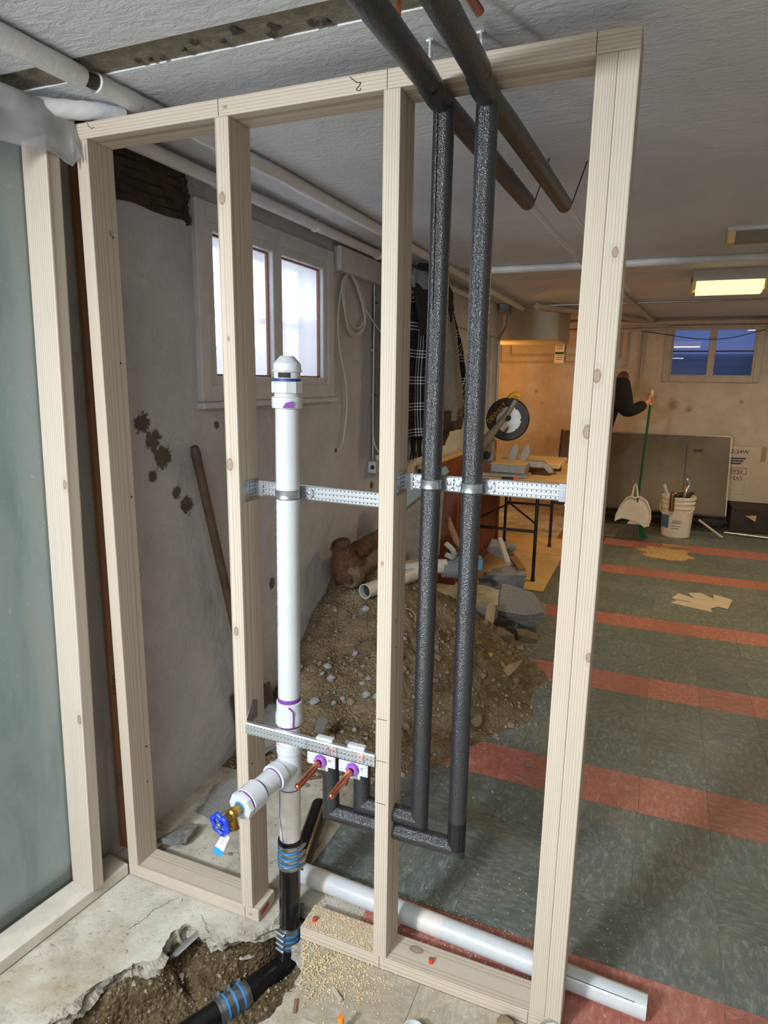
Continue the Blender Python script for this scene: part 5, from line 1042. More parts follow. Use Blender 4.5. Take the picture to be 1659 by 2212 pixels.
o = tag(MB().lathe((0.425, 1.68, 0.30), (0.05, -0.9, 0.35), [(0, 0.035), (0, 0.04), (0.08, 0.04), (0.08, 0)], 20).build('black_pipe_end', M['abs'], None, smooth=True, autosmooth=0.5), 'black pipe end buried in the pile right behind the left insulated riser', 'pipe')
pf = MB(); pf.add([(0.76, 1.85, 0.05), (0.83, 1.80, 0.04), (0.87, 1.86, 0.075), (0.90, 1.88, 0.13), (0.85, 1.90, 0.09), (0.79, 1.88, 0.06)], [(0, 1, 2, 5), (2, 3, 4, 5)])
tag(pf.build('cardboard_scrap', plain('brown_cardboard', srgb(166, 138, 104), 0.8), None, solid=0.003), 'crumpled brown cardboard scrap on the lower slope of the pile', 'cardboard')
tag(MB().obox((0.72, 1.88, 0.12), (1, 0.2, 0), (0, 0.9, 0.4), (0, -0.4, 0.9), 0.014, 0.014, 0.002).build('yellow_tag', plain('yellow_scrap', srgb(214, 196, 70), 0.6), None), 'small bright yellow scrap on the dirt pile', 'scrap')

# ------------------------------------------------------------ workbench side, folding table, saw
M['red_ply'] = plain('red_brown_plywood', srgb(124, 66, 42), 0.5, var=0.3, vs=5)
M['ply'] = plain('plywood', srgb(204, 170, 118), 0.65, var=0.14, vs=6)
t = thing('wooden_cabinet', 'red-brown plywood cabinet standing along the wall behind the dirt pile', 'cabinet', (0.0, 4.0, 0))
MB().box(-0.088, 0.10, 3.35, 4.85, 0.0, 0.78).build('body', M['red_ply'], t, bevel=0.004)
MB().box(0.1002, 0.112, 3.40, 4.80, 0.02, 0.075).build('base_trim', M['red_ply'], t)
MB().box(0.1002, 0.106, 3.40, 3.46, 0.08, 0.76).build('stile', M['red_ply'], t); MB().box(0.1002, 0.106, 4.74, 4.80, 0.08, 0.76).build('stile', M['red_ply'], t)
t = thing('backboard', 'orange-brown board with a pale top edge leaning behind the risers on the cabinet', 'board', (-0.04, 3.6, 0.8))
MB().box(-0.07, -0.045, 2.95, 4.35, 0.78, 0.955).build('panel', M['red_ply'], t); MB().box(-0.075, -0.035, 2.90, 4.38, 0.955, 0.985).build('edge_strip', M['ply'], t)
t = thing('folding_table', 'black-legged folding table with a plywood top carrying the saw', 'table', (0.45, 4.3, 0))
MB().box(0.113, 0.835, 3.52, 5.05, 0.785, 0.805).build('table_top', M['ply'], t, bevel=0.002)
MB().box(0.14, 0.80, 3.60, 5.0, 0.765, 0.785).build('apron', M['black_metal'], t)
for (y, x0, x1) in ((3.68, 0.17, 0.645), (4.86, 0.16, 0.60)):
    for x in (x0, x1):
        lg = MB().tube([(x, y, 0.765), (x, y, 0.02)], 0.0135, 12).build('leg', M['black_metal'], t, smooth=True); MB().lathe((x, y, 0.0085), (0, 0, 1), [(0, 0), (0, 0.017), (0.03, 0.017), (0.032, 0)], 12).build('foot', M['black_metal'], lg)
    MB().tube([(x0, y, 0.41), (x1, y, 0.41)], 0.0115, 10).build('crossbar', M['black_metal'], t, smooth=True)
    MB().tube([(x0, y + 0.005, 0.47), ((x0 + x1) / 2, y + 0.12, 0.60), ((x0 + x1) / 2, y + 0.12, 0.76)], 0.0085, 8).build('brace', M['black_metal'], t); MB().tube([(x1, y + 0.005, 0.47), ((x0 + x1) / 2, y + 0.12, 0.60)], 0.0085, 8).build('brace', M['black_metal'], t)
tag(MB().box(0.12, 0.76, 3.45, 5.25, 0.0005, 0.008).build('plywood_sheet', M['ply'], None), 'yellowish plywood sheet lying on the floor under the folding table', 'plywood')
tag(MB().obox((0.42, 3.60, 0.823), (1, 0.1, 0), (0, 1, 0), (0, 0, 1), 0.045, 0.025, 0.017).build('tape_measure', M['black_metal'], None, bevel=0.006), 'black tape measure on the front edge of the table', 'tape measure')
tm = bpy.data.objects['tape_measure']; MB().obox((0.481, 3.606, 0.823), (1, 0.1, 0), (0, 1, 0), (0, 0, 1), 0.017, 0.025, 0.018).build('orange_cap', plain('orange_red_cap', srgb(230, 72, 40), 0.4), tm, bevel=0.004)
# mitre saw: the blade guard faces the photographer
M['guard'] = plain('dark_guard', srgb(36, 34, 34), 0.45, var=0.2, vs=20)
M['alu'] = plain('cast_aluminium', srgb(150, 148, 142), 0.45, 0.4, var=0.2, vs=20)
M['saw_yellow'] = plain('saw_yellow', srgb(236, 176, 36), 0.4)
M['blade_grey'] = plain('guard_disc', srgb(178, 180, 182), 0.35, 0.4, var=0.2, vs=14)
ms = thing('miter_saw', 'miter saw with round black blade guard and yellow handle on the table', 'saw', (0.35, 4.25, 0.805))
sc_ = V((0.262, 4.25, 1.245)); nf = V((0.12, -1, 0.0)).normalized(); ux_ = V((1, 0.12, 0)).normalized()
def on_saw(x, z, d=0.0): return sc_ + ux_ * x + V((0, 0, z)) + nf * d
gd = MB().lathe(sc_ - nf * 0.03, nf, [(0, 0), (0, 0.175), (0.015, 0.184), (0.045, 0.184), (0.06, 0.172), (0.06, 0.118), (0.052, 0.112), (0.052, 0)], 48).build('blade_guard', M['guard'], ms, smooth=True, autosmooth=0.5)
MB().prism([(0.115 * math.cos(a), 0.115 * math.sin(a)) for a in [2 * PI * i / 40 for i in range(40)]], on_saw(0.02, -0.005, 0.022), ux_, (0, 0, 1), 0.004).build('blade_disc', M['blade_grey'], ms)
MB().prism([(-0.165, -0.06), (0.035, 0.17), (-0.02, 0.178), (-0.07, 0.165), (-0.12, 0.13), (-0.155, 0.08), (-0.172, 0.02)], on_saw(0, 0, 0.024), ux_, (0, 0, 1), 0.010).build('guard_plate', M['black_metal'], ms)
text('brand_lettering', 'DEWALT', 0.054, plain('yellow_print', srgb(196, 150, 60), 0.5), on_saw(-0.092, 0.052, 0.0355), ux_ + V((0, 0, 1.15)), V((0, 0, 1)) - ux_ * 1.15, ms, 0.0004)
MB().tube([on_saw(-0.21, -0.23, 0.03), on_saw(-0.11, -0.10, 0.04), on_saw(0.0, 0.05, 0.042), on_saw(0.06, 0.165, 0.03)], [0.05, 0.032, 0.02, 0.024], 10).build('arm', M['alu'], ms, smooth=True)
MB().lathe(on_saw(0.0, 0.015, 0.03), nf, [(0, 0), (0, 0.03), (0.012, 0.028), (0.014, 0.02), (0.03, 0.018), (0.03, 0)], 16).build('arbor_cap', M['black_metal'], ms)
MB().prism([(-0.05, -0.10), (-0.005, -0.045), (-0.01, -0.08), (-0.035, -0.125)], on_saw(0.02, -0.005, 0.028), ux_, (0, 0, 1), 0.002).build('red_mark', plain('red_mark', srgb(120, 40, 50), 0.5), ms)
bl_ = MB()
for (x, z) in ((0.055, 0.09), (0.10, 0.0), (0.065, -0.085), (-0.03, -0.105)): bl_.lathe(on_saw(x + 0.012, z, 0.026), nf, [(0, 0), (0, 0.008), (0.003, 0.007), (0.003, 0)], 10)
bl_.build('bolt', M['black_metal'], ms)
MB().tube(spline([on_saw(0.0, 0.175, 0.0), on_saw(0.03, 0.205, 0.0), on_saw(0.065, 0.212, 0.0), on_saw(0.085, 0.19, 0.0)], 5), 0.022, 12).build('handle', M['saw_yellow'], ms, smooth=True)
MB().box(0.06, 0.16, 4.22, 4.34, 0.86, 1.06).build('pivot_post', M['alu'], ms, bevel=0.02, seg=2)
MB().lathe((0.10, 4.21, 0.93), (0, -1, 0), [(0, 0), (0, 0.035), (0.05, 0.03), (0.05, 0)], 14).build('pivot_knob', M['black_metal'], ms)
MB().box(0.113, 0.53, 3.80, 4.02, 0.806, 0.832).build('base_foot', M['alu'], ms, bevel=0.005); MB().box(0.22, 0.50, 3.86, 4.08, 0.832, 0.905).build('base', M['alu'], ms, bevel=0.006); MB().box(0.225, 0.50, 3.83, 4.4, 0.905, 0.912).build('base_plate', M['ply'], ms)
MB().box(0.30, 0.74, 4.10, 4.62, 0.86, 0.905).build('table_wing', M['ply'], ms, bevel=0.008); MB().prism([(0, 0), (0.14, 0), (0.22, -0.04), (0.24, -0.09), (0.20, -0.09), (0.16, -0.05), (0, -0.05)], (0.46, 4.15, 0.92), (1, 0, 0), (0, 0, 1), 0.10).build('miter_arm', M['alu'], ms, bevel=0.004)
MB().lathe((0.69, 4.18, 0.857), (1, 0.1, 0), [(0, 0), (0, 0.022), (0.05, 0.026), (0.055, 0.02), (0.055, 0)], 12).build('miter_knob', M['black_metal'], ms, smooth=True)
for (x, dx) in ((0.30, 0.0), (0.40, 0.03)): MB().prism([(0, 0), (0.06, 0), (0.08, 0.10), (0.06, 0.15), (0.03, 0.12), (0.0, 0.06)], (x, 4.20, 0.90), (1, 0, 0), (0, 0, 1), 0.02).build('fence', M['alu'], ms, bevel=0.002)

# ------------------------------------------------------------ clothes hanging from the wall
def plaid_mat():
    m, nt, b = new_mat('navy_plaid'); b.inputs['Roughness'].default_value = 0.95; b.inputs['Specular IOR Level'].default_value = 0.1
    t = nt.nodes.new('ShaderNodeTexCoord'); sx = nt.nodes.new('ShaderNodeSeparateXYZ'); nt.links.new(t.outputs['Object'], sx.inputs[0])
    def lines(src, per, offs, wd):
        f = math_n(nt, 'FRACT', math_n(nt, 'MULTIPLY', src, 1 / per)); out = None
        for o_ in offs:
            l = math_n(nt, 'LESS_THAN', math_n(nt, 'ABSOLUTE', math_n(nt, 'SUBTRACT', f, o_)), wd); out = l if out is None else math_n(nt, 'MAXIMUM', out, l)
        return out
    a = lines(sx.outputs[2], 0.15, (0.30, 0.42, 0.54), 0.022); b2 = lines(sx.outputs[1], 0.16, (0.28, 0.40, 0.52), 0.022); r = lines(sx.outputs[2], 0.15, (0.9,), 0.015)
    both = math_n(nt, 'MULTIPLY', a, b2); any_ = math_n(nt, 'MAXIMUM', a, b2)
    c = mixc(nt, math_n(nt, 'MULTIPLY', any_, 0.55), srgb(24, 25, 42), srgb(176, 180, 190)); c = mixc(nt, both, c, srgb(236, 236, 240)); c = mixc(nt, math_n(nt, 'MULTIPLY', r, 0.5), c, srgb(96, 40, 50))
    nt.links.new(c, b.inputs['Base Color']); return m
M['plaid'] = plaid_mat(); M['grey_knit'] = plain('grey_knit', srgb(118, 114, 110), 0.95, var=0.15, vs=30, bmp=0.4, bs=200)
M['black_cloth'] = plain('black_cloth', srgb(16, 15, 17), 0.9, var=0.3, vs=20)
def cloth(name, pts, m, par, folds=0.012, th=0.012, seed=0):
    """pts: rows top to bottom of (y0, y1, z, x)"""
    NU = 22; rowsp = []; 
    for (a, b2) in zip(pts, pts[1:]):
        for k in range(6): rowsp.append([a[i] + (b2[i] - a[i]) * k / 6 for i in range(4)])
    rowsp.append(list(pts[-1])); vs = []
    for r_, (y0, y1, z, x) in enumerate(rowsp):
        for i in range(NU + 1):
            t = i / NU; y = y0 + (y1 - y0) * t; bulge = 0.05 * math.sin(PI * t)
            vs.append((x + bulge + folds * math.sin(t * 17 + seed) * min(1, r_ / 8) + folds * nz(y * 6, z * 4, seed), y, z - 0.02 * math.sin(PI * t) * (1 if r_ < 2 else 0)))
    return MB().add(vs, [(r_ * (NU + 1) + i, r_ * (NU + 1) + i + 1, (r_ + 1) * (NU + 1) + i + 1, (r_ + 1) * (NU + 1) + i) for r_ in range(len(rowsp) - 1) for i in range(NU)]).build(name, m, par, smooth=True, solid=th)
t = thing('plaid_scarf', 'navy and white plaid blanket scarf with fringe hanging by the wall', 'scarf', (0.10, 2.7, 1.2))
cloth('left_drape', [(2.18, 2.60, 2.02, 0.10), (2.16, 2.62, 1.80, 0.10), (2.14, 2.70, 1.50, 0.10), (2.12, 2.66, 1.235, 0.10)], M['plaid'], t, 0.016, 0.012, 1)
cloth('right_drape', [(2.66, 2.78, 2.03, 0.14), (2.74, 2.92, 1.88, 0.14), (2.86, 3.18, 1.66, 0.14), (2.94, 3.25, 1.50, 0.14), (3.06, 3.26, 1.38, 0.14)], M['plaid'], t, 0.014, 0.012, 4)
fg = MB(); rr = random.Random(4)
for k_ in range(26): y = 2.13 + 0.52 * k_ / 26; fg.tube([(0.11, y, 1.24), (0.11 + rr.uniform(-.01, .01), y + rr.uniform(-.01, .01), 1.16), (0.11, y + rr.uniform(-.012, .012), 1.10)], 0.004, 5)
fg.build('fringe', M['black_cloth'], t); fg = MB()
for k_ in range(10): y = 3.08 + 0.17 * k_ / 10; fg.tube([(0.16, y, 1.385), (0.16, y + rr.uniform(-.01, .01), 1.30)], 0.004, 5)
fg.build('fringe', M['black_cloth'], t)
t = thing('grey_jacket', 'grey jacket with a black hood hanging on a hook over the scarf', 'jacket', (0.15, 2.75, 1.3))
cloth('body', [(2.46, 2.70, 2.00, 0.165), (2.40, 2.76, 1.90, 0.175), (2.44, 2.86, 1.70, 0.18), (2.50, 2.98, 1.50, 0.18), (2.52, 3.02, 1.40, 0.175), (2.56, 3.0, 1.31, 0.17)], M['grey_knit'], t, 0.014, 0.03, 2)
cloth('hem_band', [(2.53, 3.03, 1.40, 0.19), (2.58, 3.02, 1.30, 0.185), (2.66, 2.95, 1.25, 0.18)], M['guard'], t, 0.008, 0.025, 3)
hd = MB(); hd.tube(spline([(0.10, 2.30, 2.11), (0.13, 2.42, 2.14), (0.14, 2.54, 2.10), (0.14, 2.60, 2.00), (0.13, 2.55, 1.92)], 5), [0.05] * 3 + [0.09] * 12 + [0.10] * 4 + [0.08] * 2, 14, jit=lambda i, k: 1 + 0.1 * math.sin(i + k * 2)).build('hood', M['black_cloth'], t, smooth=True)
cloth('black_lining', [(2.20, 2.56, 2.10, 0.13), (2.20, 2.60, 2.0, 0.135), (2.24, 2.54, 1.90, 0.135), (2.28, 2.50, 1.82, 0.13)], M['black_cloth'], t, 0.012, 0.02, 7)
tag(cloth('felt_hat', [(2.20, 2.40, 2.17, 0.12), (2.16, 2.48, 2.12, 0.13), (2.20, 2.46, 2.07, 0.12)], plain('grey_felt', srgb(110, 110, 112), 0.95), None, 0.01, 0.02, 9), 'grey felt hat on the hook above the hood', 'hat')
tag(cloth('dark_bag', [(2.58, 3.05, 1.36, 0.06), (2.55, 3.10, 1.28, 0.07), (2.60, 3.06, 1.20, 0.07), (2.70, 2.95, 1.14, 0.06)], plain('charcoal_bag', srgb(48, 46, 46), 0.8), None, 0.006, 0.05, 5), 'charcoal bag hanging beneath the grey jacket', 'bag')
MB().cyl((-0.09, 2.5, 2.06), (0.14, 2.5, 2.08), 0.008, n=8).build('wall_hook', M['black_metal'], None); tag(bpy.data.objects['wall_hook'], 'black steel wall hook holding the hung clothes', 'hook')

# ------------------------------------------------------------ far end: ducts, pipes, sign, panel, boxes
M['soffit'] = plain('soffit_paint', srgb(188, 176, 158), 0.6, var=0.12, vs=6, bmp=0.3, bs=30)
sf = MB(); poly = [(-0.24, 0), (0.40, 0)] + [(0.40 + 0.09 * math.sin(a), 0.09 - 0.09 * math.cos(a)) for a in [PI / 2 * i / 6 for i in range(1, 7)]] + [(0.49, 0.9), (-0.24, 0.9)]
sf.prism([(p[0], p[1]) for p in poly], (0.0, 5.27, 1.965), (1, 0, 0), (0, 1, 0), 0.318); o = sf.build('duct_soffit', M['soffit'], None, bevel=0.006); tag(o, 'round-cornered boxed duct under the ceiling at the end of the window wall', 'soffit')
o = tag(MB().box(-0.03, 0.075, 4.98, 5.10, 2.20, 2.283).build('junction_box', M['galv'], None, bevel=0.004), 'square metal junction box at the ceiling beside the duct', 'junction box')
tag(MB().tube(spline([(0.05, 5.04, 2.20), (0.045, 5.04, 2.10), (-0.03, 5.10, 1.98), (-0.045, 5.13, 1.85), (-0.045, 5.13, 0.9)], 6), 0.011, 10).build('steel_conduit', M['galv'], None, smooth=True), 'bent steel conduit dropping from the junction box', 'conduit')
pipe_thing('cross_pipe', 'white-painted pipe crossing the ceiling at the joint of the near and far rooms', lin((0.36, 2.765, 2.232), (3.5, 2.765, 2.236), 30), 0.023)
pipe_thing('back_wall_pipe', 'thick painted pipe along the top of the back wall above the window', lin((-0.5, 6.80, 2.235), (3.5, 6.80, 2.235), 20), 0.028, M['taupe_paint'])
pipe_thing('back_wall_conduit', 'thin painted conduit just below the thick back wall pipe', lin((-0.5, 6.86, 2.155), (1.46, 6.868, 2.17), 10) + lin((1.5, 6.868, 2.19), (3.5, 6.868, 2.195), 10), 0.013, M['taupe_paint'])
pipe_thing('steel_crossover', 'bare steel conduit crossing the ceiling behind the insulated risers', lin((0.07, 5.04, 2.262), (3.2, 5.04, 2.262), 8), 0.009, M['galv'])
pipe_thing('wrapped_pipe', 'lagged pipe with rough white wrapping near the ceiling end of the near room', lin((0.34, 4.9, 2.245), (1.25, 6.7, 2.25), 20), 0.028, M['soffit'])
pipe_thing('ceiling_drop_pipe', 'yellowed ceiling pipe sloping to the back wall beside the doubled stud', lin((1.10, 4.4, 2.255), (1.32, 6.75, 2.24), 14), 0.022, M['soffit'])
for k_, (pts) in enumerate((((-0.42, 6.885, 2.14), (-0.42, 6.885, 1.80), (0.60, 6.885, 1.80)), ((-0.30, 6.885, 2.14), (-0.30, 6.885, 1.88), (0.60, 6.885, 1.88)), ((0.70, 6.885, 2.14), (0.70, 6.885, 1.75), (1.06, 6.885, 1.75), (1.06, 6.885, 2.14)), ((0.78, 6.885, 2.14), (0.78, 6.885, 1.83), (0.98, 6.885, 1.83), (0.98, 6.885, 2.14)), ((1.20, 6.885, 2.14), (1.19, 6.885, 1.40)), ((1.24, 6.885, 2.14), (1.23, 6.885, 1.62)))):
    lbs = ['outer painted wall pipe bending along the warm-lit alcove wall', 'inner painted wall pipe bending along the warm-lit alcove wall', 'outer U-shaped conduit on the back wall above the person', 'inner U-shaped conduit on the back wall above the person', 'longer vertical conduit on the back wall left of the far window', 'shorter vertical conduit on the back wall left of the far window']
    pipe_thing('wall_pipe_run', lbs[k_], fillet(pts, 0.03, 4) if len(pts) > 2 else list(pts), 0.011 if k_ < 2 else 0.007, M['taupe_paint'])
t = thing('meter_tag', 'small white meter box with a paper notice hung below it on the alcove wall', 'notice', (0.31, 6.88, 1.9))
MB().box(0.275, 0.345, 6.86, 6.898, 2.06, 2.16).build('meter_box', M['pvc'], t, bevel=0.004); MB().box(0.30, 0.32, 6.858, 6.861, 2.09, 2.14).build('slot', M['dark_hole'], t)
MB().box(0.245, 0.355, 6.873, 6.876, 1.79, 2.05).build('paper_notice', M['paper'], t)
MB().box(0.25, 0.35, 6.8715, 6.873, 2.03, 2.048).build('red_line', plain('red_print', srgb(170, 60, 50), 0.7), t); MB().box(0.25, 0.35, 6.8715, 6.873, 1.89, 1.92).build('green_band', plain('green_print', srgb(40, 84, 60), 0.7), t)
ln = MB()
for z in (2.01, 1.99, 1.97, 1.95, 1.87, 1.85, 1.83): ln.box(0.26, 0.34, 6.8715, 6.873, z, z + 0.006)
ln.build('print', M['ink'], t)
# cables drooping across the ceiling and the window
tag(MB().tube(spline([(1.20, 6.87, 2.15), (1.5, 6.86, 2.10), (1.75, 6.855, 2.06), (1.95, 6.855, 2.05), (2.15, 6.855, 2.07), (2.45, 6.86, 2.15)], 6), 0.004, 6).build('drooping_wire', M['black_metal'], None), 'dark wire drooping across the far window', 'wire')
tag(MB().tube(spline([(0.35, 3.0, 2.268), (0.8, 3.05, 2.262), (1.3, 3.08, 2.266), (1.9, 3.02, 2.27)], 6), 0.003, 6).build('ceiling_wire', M['cable'], None), 'thin pale wire strung under the ceiling in front of the lit lamp', 'wire')
tag(MB().tube(spline([(0.45, 3.45, 2.27), (0.9, 3.42, 2.262), (1.2, 3.45, 2.268), (1.60, 3.52, 2.26)], 6), 0.003, 6).build('lamp_wire', M['cable'], None), 'thin pale wire running to the lit lamp', 'wire')
# fluorescent fixture, lit
def emis(name, col, st):
    m, nt, b = new_mat(name); b.inputs['Emission Color'].default_value = col; b.inputs['Emission Strength'].default_value = st; b.inputs['Base Color'].default_value = col; return m
t = thing('fluorescent_lamp', 'short lit fluorescent lamp glowing yellow on the far ceiling', 'lamp', (1.79, 3.62, 2.285))
MB().box(1.575, 2.02, 3.46, 3.80, 2.215, 2.285).build('mount_plate', plain('lamp_plate', srgb(196, 192, 186), 0.5), t, bevel=0.003)
MB().box(1.575, 1.60, 3.47, 3.70, 2.165, 2.255).build('end_cap', plain('yellowed_plastic', srgb(224, 206, 130), 0.5), t, bevel=0.004); MB().box(1.99, 2.01, 3.47, 3.70, 2.165, 2.255).build('end_cap', bpy.data.materials['yellowed_plastic'], t, bevel=0.004)
MB().prism([(0.05, 0), (0.15, 0), (0.20, 0.055), (0.20, 0.075), (0.0, 0.075), (0.0, 0.055)], (1.605, 3.475, 2.142), (0, 1, 0), (0, 0, 1), 0.38).build('lens', emis('lit_yellow_lens', (1.0, 0.80, 0.30, 1), 1.25), t)
lp = bpy.data.lights.new('lamp_glow', 'AREA'); lp.shape = 'RECTANGLE'; lp.size = 0.38; lp.size_y = 0.25; lp.energy = 15; lp.color = (1.0, 0.72, 0.34)
lo = bpy.data.objects.new('lamp_glow', lp); COL.objects.link(lo); lo.location = (1.795, 3.575, 2.136)
t = thing('unlit_lamp', 'unlit fluorescent lamp with a metallic reflector on the near ceiling', 'lamp', (1.9, 2.1, 2.25))
MB().box(1.655, 2.4, 2.06, 2.22, 2.235, 2.25).build('mount_plate', M['white_paint'], t)
MB().prism([(0, 0.0), (0.14, 0.0), (0.115, -0.045), (0.025, -0.045)], (2.38, 2.07, 2.236), (0, 1, 0), (0, 0, 1), -0.71 if False else 0.01).build('end_cap', M['white_paint'], t)
MB().add([(1.66, 2.07, 2.236), (1.66, 2.21, 2.236), (1.66, 2.185, 2.19), (1.66, 2.095, 2.19), (1.69, 2.07, 2.236), (1.69, 2.21, 2.236), (1.69, 2.185, 2.19), (1.69, 2.095, 2.19)], [(0, 1, 2, 3), (4, 7, 6, 5), (0, 4, 5, 1), (1, 5, 6, 2), (2, 6, 7, 3), (3, 7, 4, 0)]).build('end_cap', plain('brassy_cap', srgb(206, 184, 124), 0.35, 0.5), t)
MB().add([(1.69, 2.08, 2.236), (1.69, 2.20, 2.236), (1.69, 2.18, 2.196), (1.69, 2.10, 2.196), (2.38, 2.08, 2.236), (2.38, 2.20, 2.236), (2.38, 2.18, 2.196), (2.38, 2.10, 2.196)], [(0, 1, 2, 3), (4, 7, 6, 5), (0, 4, 5, 1), (1, 5, 6, 2), (2, 6, 7, 3), (3, 7, 4, 0)]).build('tube_cover', plain('grey_tube_cover', srgb(120, 112, 98), 0.4, 0.3), t)
# assumed warm bulb, added out of view in the alcove beyond the wall end
bl2 = bpy.data.lights.new('assumed_alcove_bulb', 'POINT'); bl2.energy = 16; bl2.color = (1.0, 0.44, 0.11); bl2.shadow_soft_size = 0.05
bo = bpy.data.objects.new('assumed_alcove_bulb', bl2); COL.objects.link(bo); bo.location = (-0.42, 5.75, 1.72)
# unseen warm fill added to light the far room
area('far_room_fill', (2.9, 5.3, 2.26), (2.9, 5.3, 0), 0.9, 0.25, 11, (1.0, 0.78, 0.52))

# leaning screen panel on wire racks
t = thing('leaning_panel', 'large dark framed panel leaning on the back wall behind the bucket', 'panel', (1.3, 6.5, 0.1))
M['panel_dark'] = plain('dark_panel', srgb(84, 76, 68), 0.35, var=0.3, vs=3); M['alu_trim'] = plain('aluminium_trim', srgb(150, 144, 134), 0.4, 0.6)
pa, pb_, pc = V((0.40, 6.45, 0.14)), V((1, 0, 0)), V((0.0, 0.30, 0.87)).normalized()
def on_p(x, s, d=0): return pa + pb_ * x + pc * s + pb_.cross(pc) * d
def pbox(x0, x1, s0, s1, d, name, m): return MB().prism([(x0, s0), (x1, s0), (x1, s1), (x0, s1)], pa - pb_.cross(pc) * (-d), pb_, pc, 0.012).build(name, m, t)
pbox(0.02, 1.82, 0.02, 0.90, 0.0, 'sheet', M['panel_dark'])
for a in ((0, 1.84, 0.898, 0.912), (0, 1.84, 0, 0.02), (0, 0.02, 0, 0.91), (1.824, 1.84, 0, 0.912)): pbox(*a, 0.004, 'frame_bar', M['alu_trim'] if a[0] > 1 or a[2] > 0.5 else M['black_metal'])
pbox(1.39, 1.398, 0.02, 0.78, 0.006, 'seam_strip', M['black_metal'])
pbox(1.46, 1.56, 0.72, 0.745, 0.006, 'handle_plate', M['black_metal'])
pbox(0.42, 0.426, 0.02, 0.88, 0.006, 'seam_strip', M['black_metal'])
for (yy, lb) in ((6.30, 'front low wire rack lying on the floor under the leaning panel'), (6.48, 'rear low wire rack lying on the floor under the leaning panel')):
    t = thing('wire_rack', lb, 'wire rack', (1.4, yy, 0)); wr = MB()
    for z in (0.012, 0.11): wr.tube([(0.60, yy, z), (2.25, yy, z)], 0.006, 6); wr.tube([(0.60, yy + 0.10, z), (2.25, yy + 0.10, z)], 0.006, 6)
    wr.build('rails', M['black_metal'], t)
    w2 = MB()
    for k_ in range(56): x = 0.62 + 1.61 * k_ / 55; w2.tube([(x, yy, 0.012), (x, yy, 0.11), (x, yy + 0.10, 0.11)], 0.003, 5)
    w2.build('wires', M['black_metal'], t)
tag(MB().tube([(1.95, 6.05, 0.17), (2.18, 5.98, 0.02)], 0.012, 8).build('wood_strut', M['soffit'], None), 'pale stick propped on the floor behind the bucket', 'stick')
tag(MB().box(2.28, 3.3, 6.42, 6.88, 0.0, 0.275).build('dark_crate', plain('dark_crate', srgb(52, 46, 40), 0.8, var=0.3, vs=8), None, bevel=0.01), 'low dark crate on the floor carrying the cardboard box', 'crate')
tag(MB().prism([(0, 0), (0.10, 0.012), (0.095, -0.055)], (2.42, 6.40, 0.19), (1, 0, 0), (0, 0, 1), 0.01).build('pale_wedge', M['ply'], None), 'small pale wooden wedge against the dark crate', 'wedge')
tag(MB().tube([(2.22, 6.25, 0.02), (3.2, 6.05, 0.02)], 0.012, 8).build('floor_rod', M['galv'], None), 'thin metal rod on the floor in front of the dark crate', 'rod')
M['carton'] = plain('pale_carton', srgb(190, 178, 160), 0.8, var=0.08, vs=6)
t = thing('cardboard_box', 'pale cardboard carton with upside-down printed FRAGILE mark on the crate', 'box', (2.7, 6.7, 0.275))
MB().box(2.20, 3.05, 6.775, 6.895, 0.278, 0.895).build('carton', M['carton'], t, bevel=0.004)
yb = 6.7725
text('print_code', 'LV2-24W', 0.062, M['ink'], (2.30, yb, 0.835), (1, 0, 0), (0, 0, 1), t)
for k_ in range(3): MB().box(2.20, 2.40 - 0.02 * k_, yb - 0.001, yb + 0.002, 0.755 - 0.028 * k_, 0.770 - 0.028 * k_).build('print_line', M['ink'], t)
text('fragile_mark', 'FRAGILE', 0.055, plain('red_brown_print', srgb(120, 50, 44), 0.8), (2.28, yb, 0.625), (-1, 0, 0), (0, 0, -1), t)
fb = MB(); ring_y(fb, 2.14, 2.42, 0.59, 0.66, yb - 0.0005, yb + 0.001, 0.004); fb.build('fragile_border', plain('red_border', srgb(120, 50, 44), 0.8), t)
text('print_code', 'LV2-24W', 0.058, M['ink'], (2.27, yb, 0.545), (-1, 0, 0), (0, 0, -1), t)
MB().box(2.54, 2.59, yb - 0.001, yb + 0.001, 0.74, 0.895).build('tape_strip', plain('brown_tape', srgb(150, 132, 106), 0.5), t)
fb = MB(); ring_y(fb, 2.31, 2.42, 0.36, 0.52, yb - 0.0005, yb + 0.001, 0.003); fb.build('print_panel', plain('faint_print', srgb(166, 154, 138), 0.8), t)
# bucket of fittings
M['bucket'] = plain('bucket_white', srgb(222, 214, 198), 0.5, var=0.08, vs=12)
t = thing('bucket', 'white plastic bucket with ribbed rim and blue label standing on the tiles', 'bucket', (1.735, 5.95, 0))
bc = V((1.735, 5.95, 0.0)); 
MB().lathe(bc, (0, 0, 1), [(0, 0), (0, 0.132), (0.01, 0.138), (0.30, 0.152), (0.305, 0.160), (0.318, 0.160), (0.322, 0.154), (0.352, 0.155), (0.355, 0.163), (0.368, 0.163), (0.372, 0.156), (0.398, 0.157), (0.40, 0.166), (0.425, 0.166), (0.428, 0.158), (0.425, 0.150), (0.36, 0.150), (0.34, 0)], 40).build('pail', M['bucket'], t, smooth=True, autosmooth=0.45)
def cyl_patch(c, r0, r1, z0, z1, a0, a1, name, m, par, n=10):
    vs = []
    for i in range(n + 1):
        a = a0 + (a1 - a0) * i / n
        for (r, z) in ((r0, z0), (r1, z1)): vs.append((c.x + r * math.cos(a), c.y + r * math.sin(a), c.z + z))
    return MB().add(vs, [(2 * i, 2 * i + 2, 2 * i + 3, 2 * i + 1) for i in range(n)]).build(name, m, par)
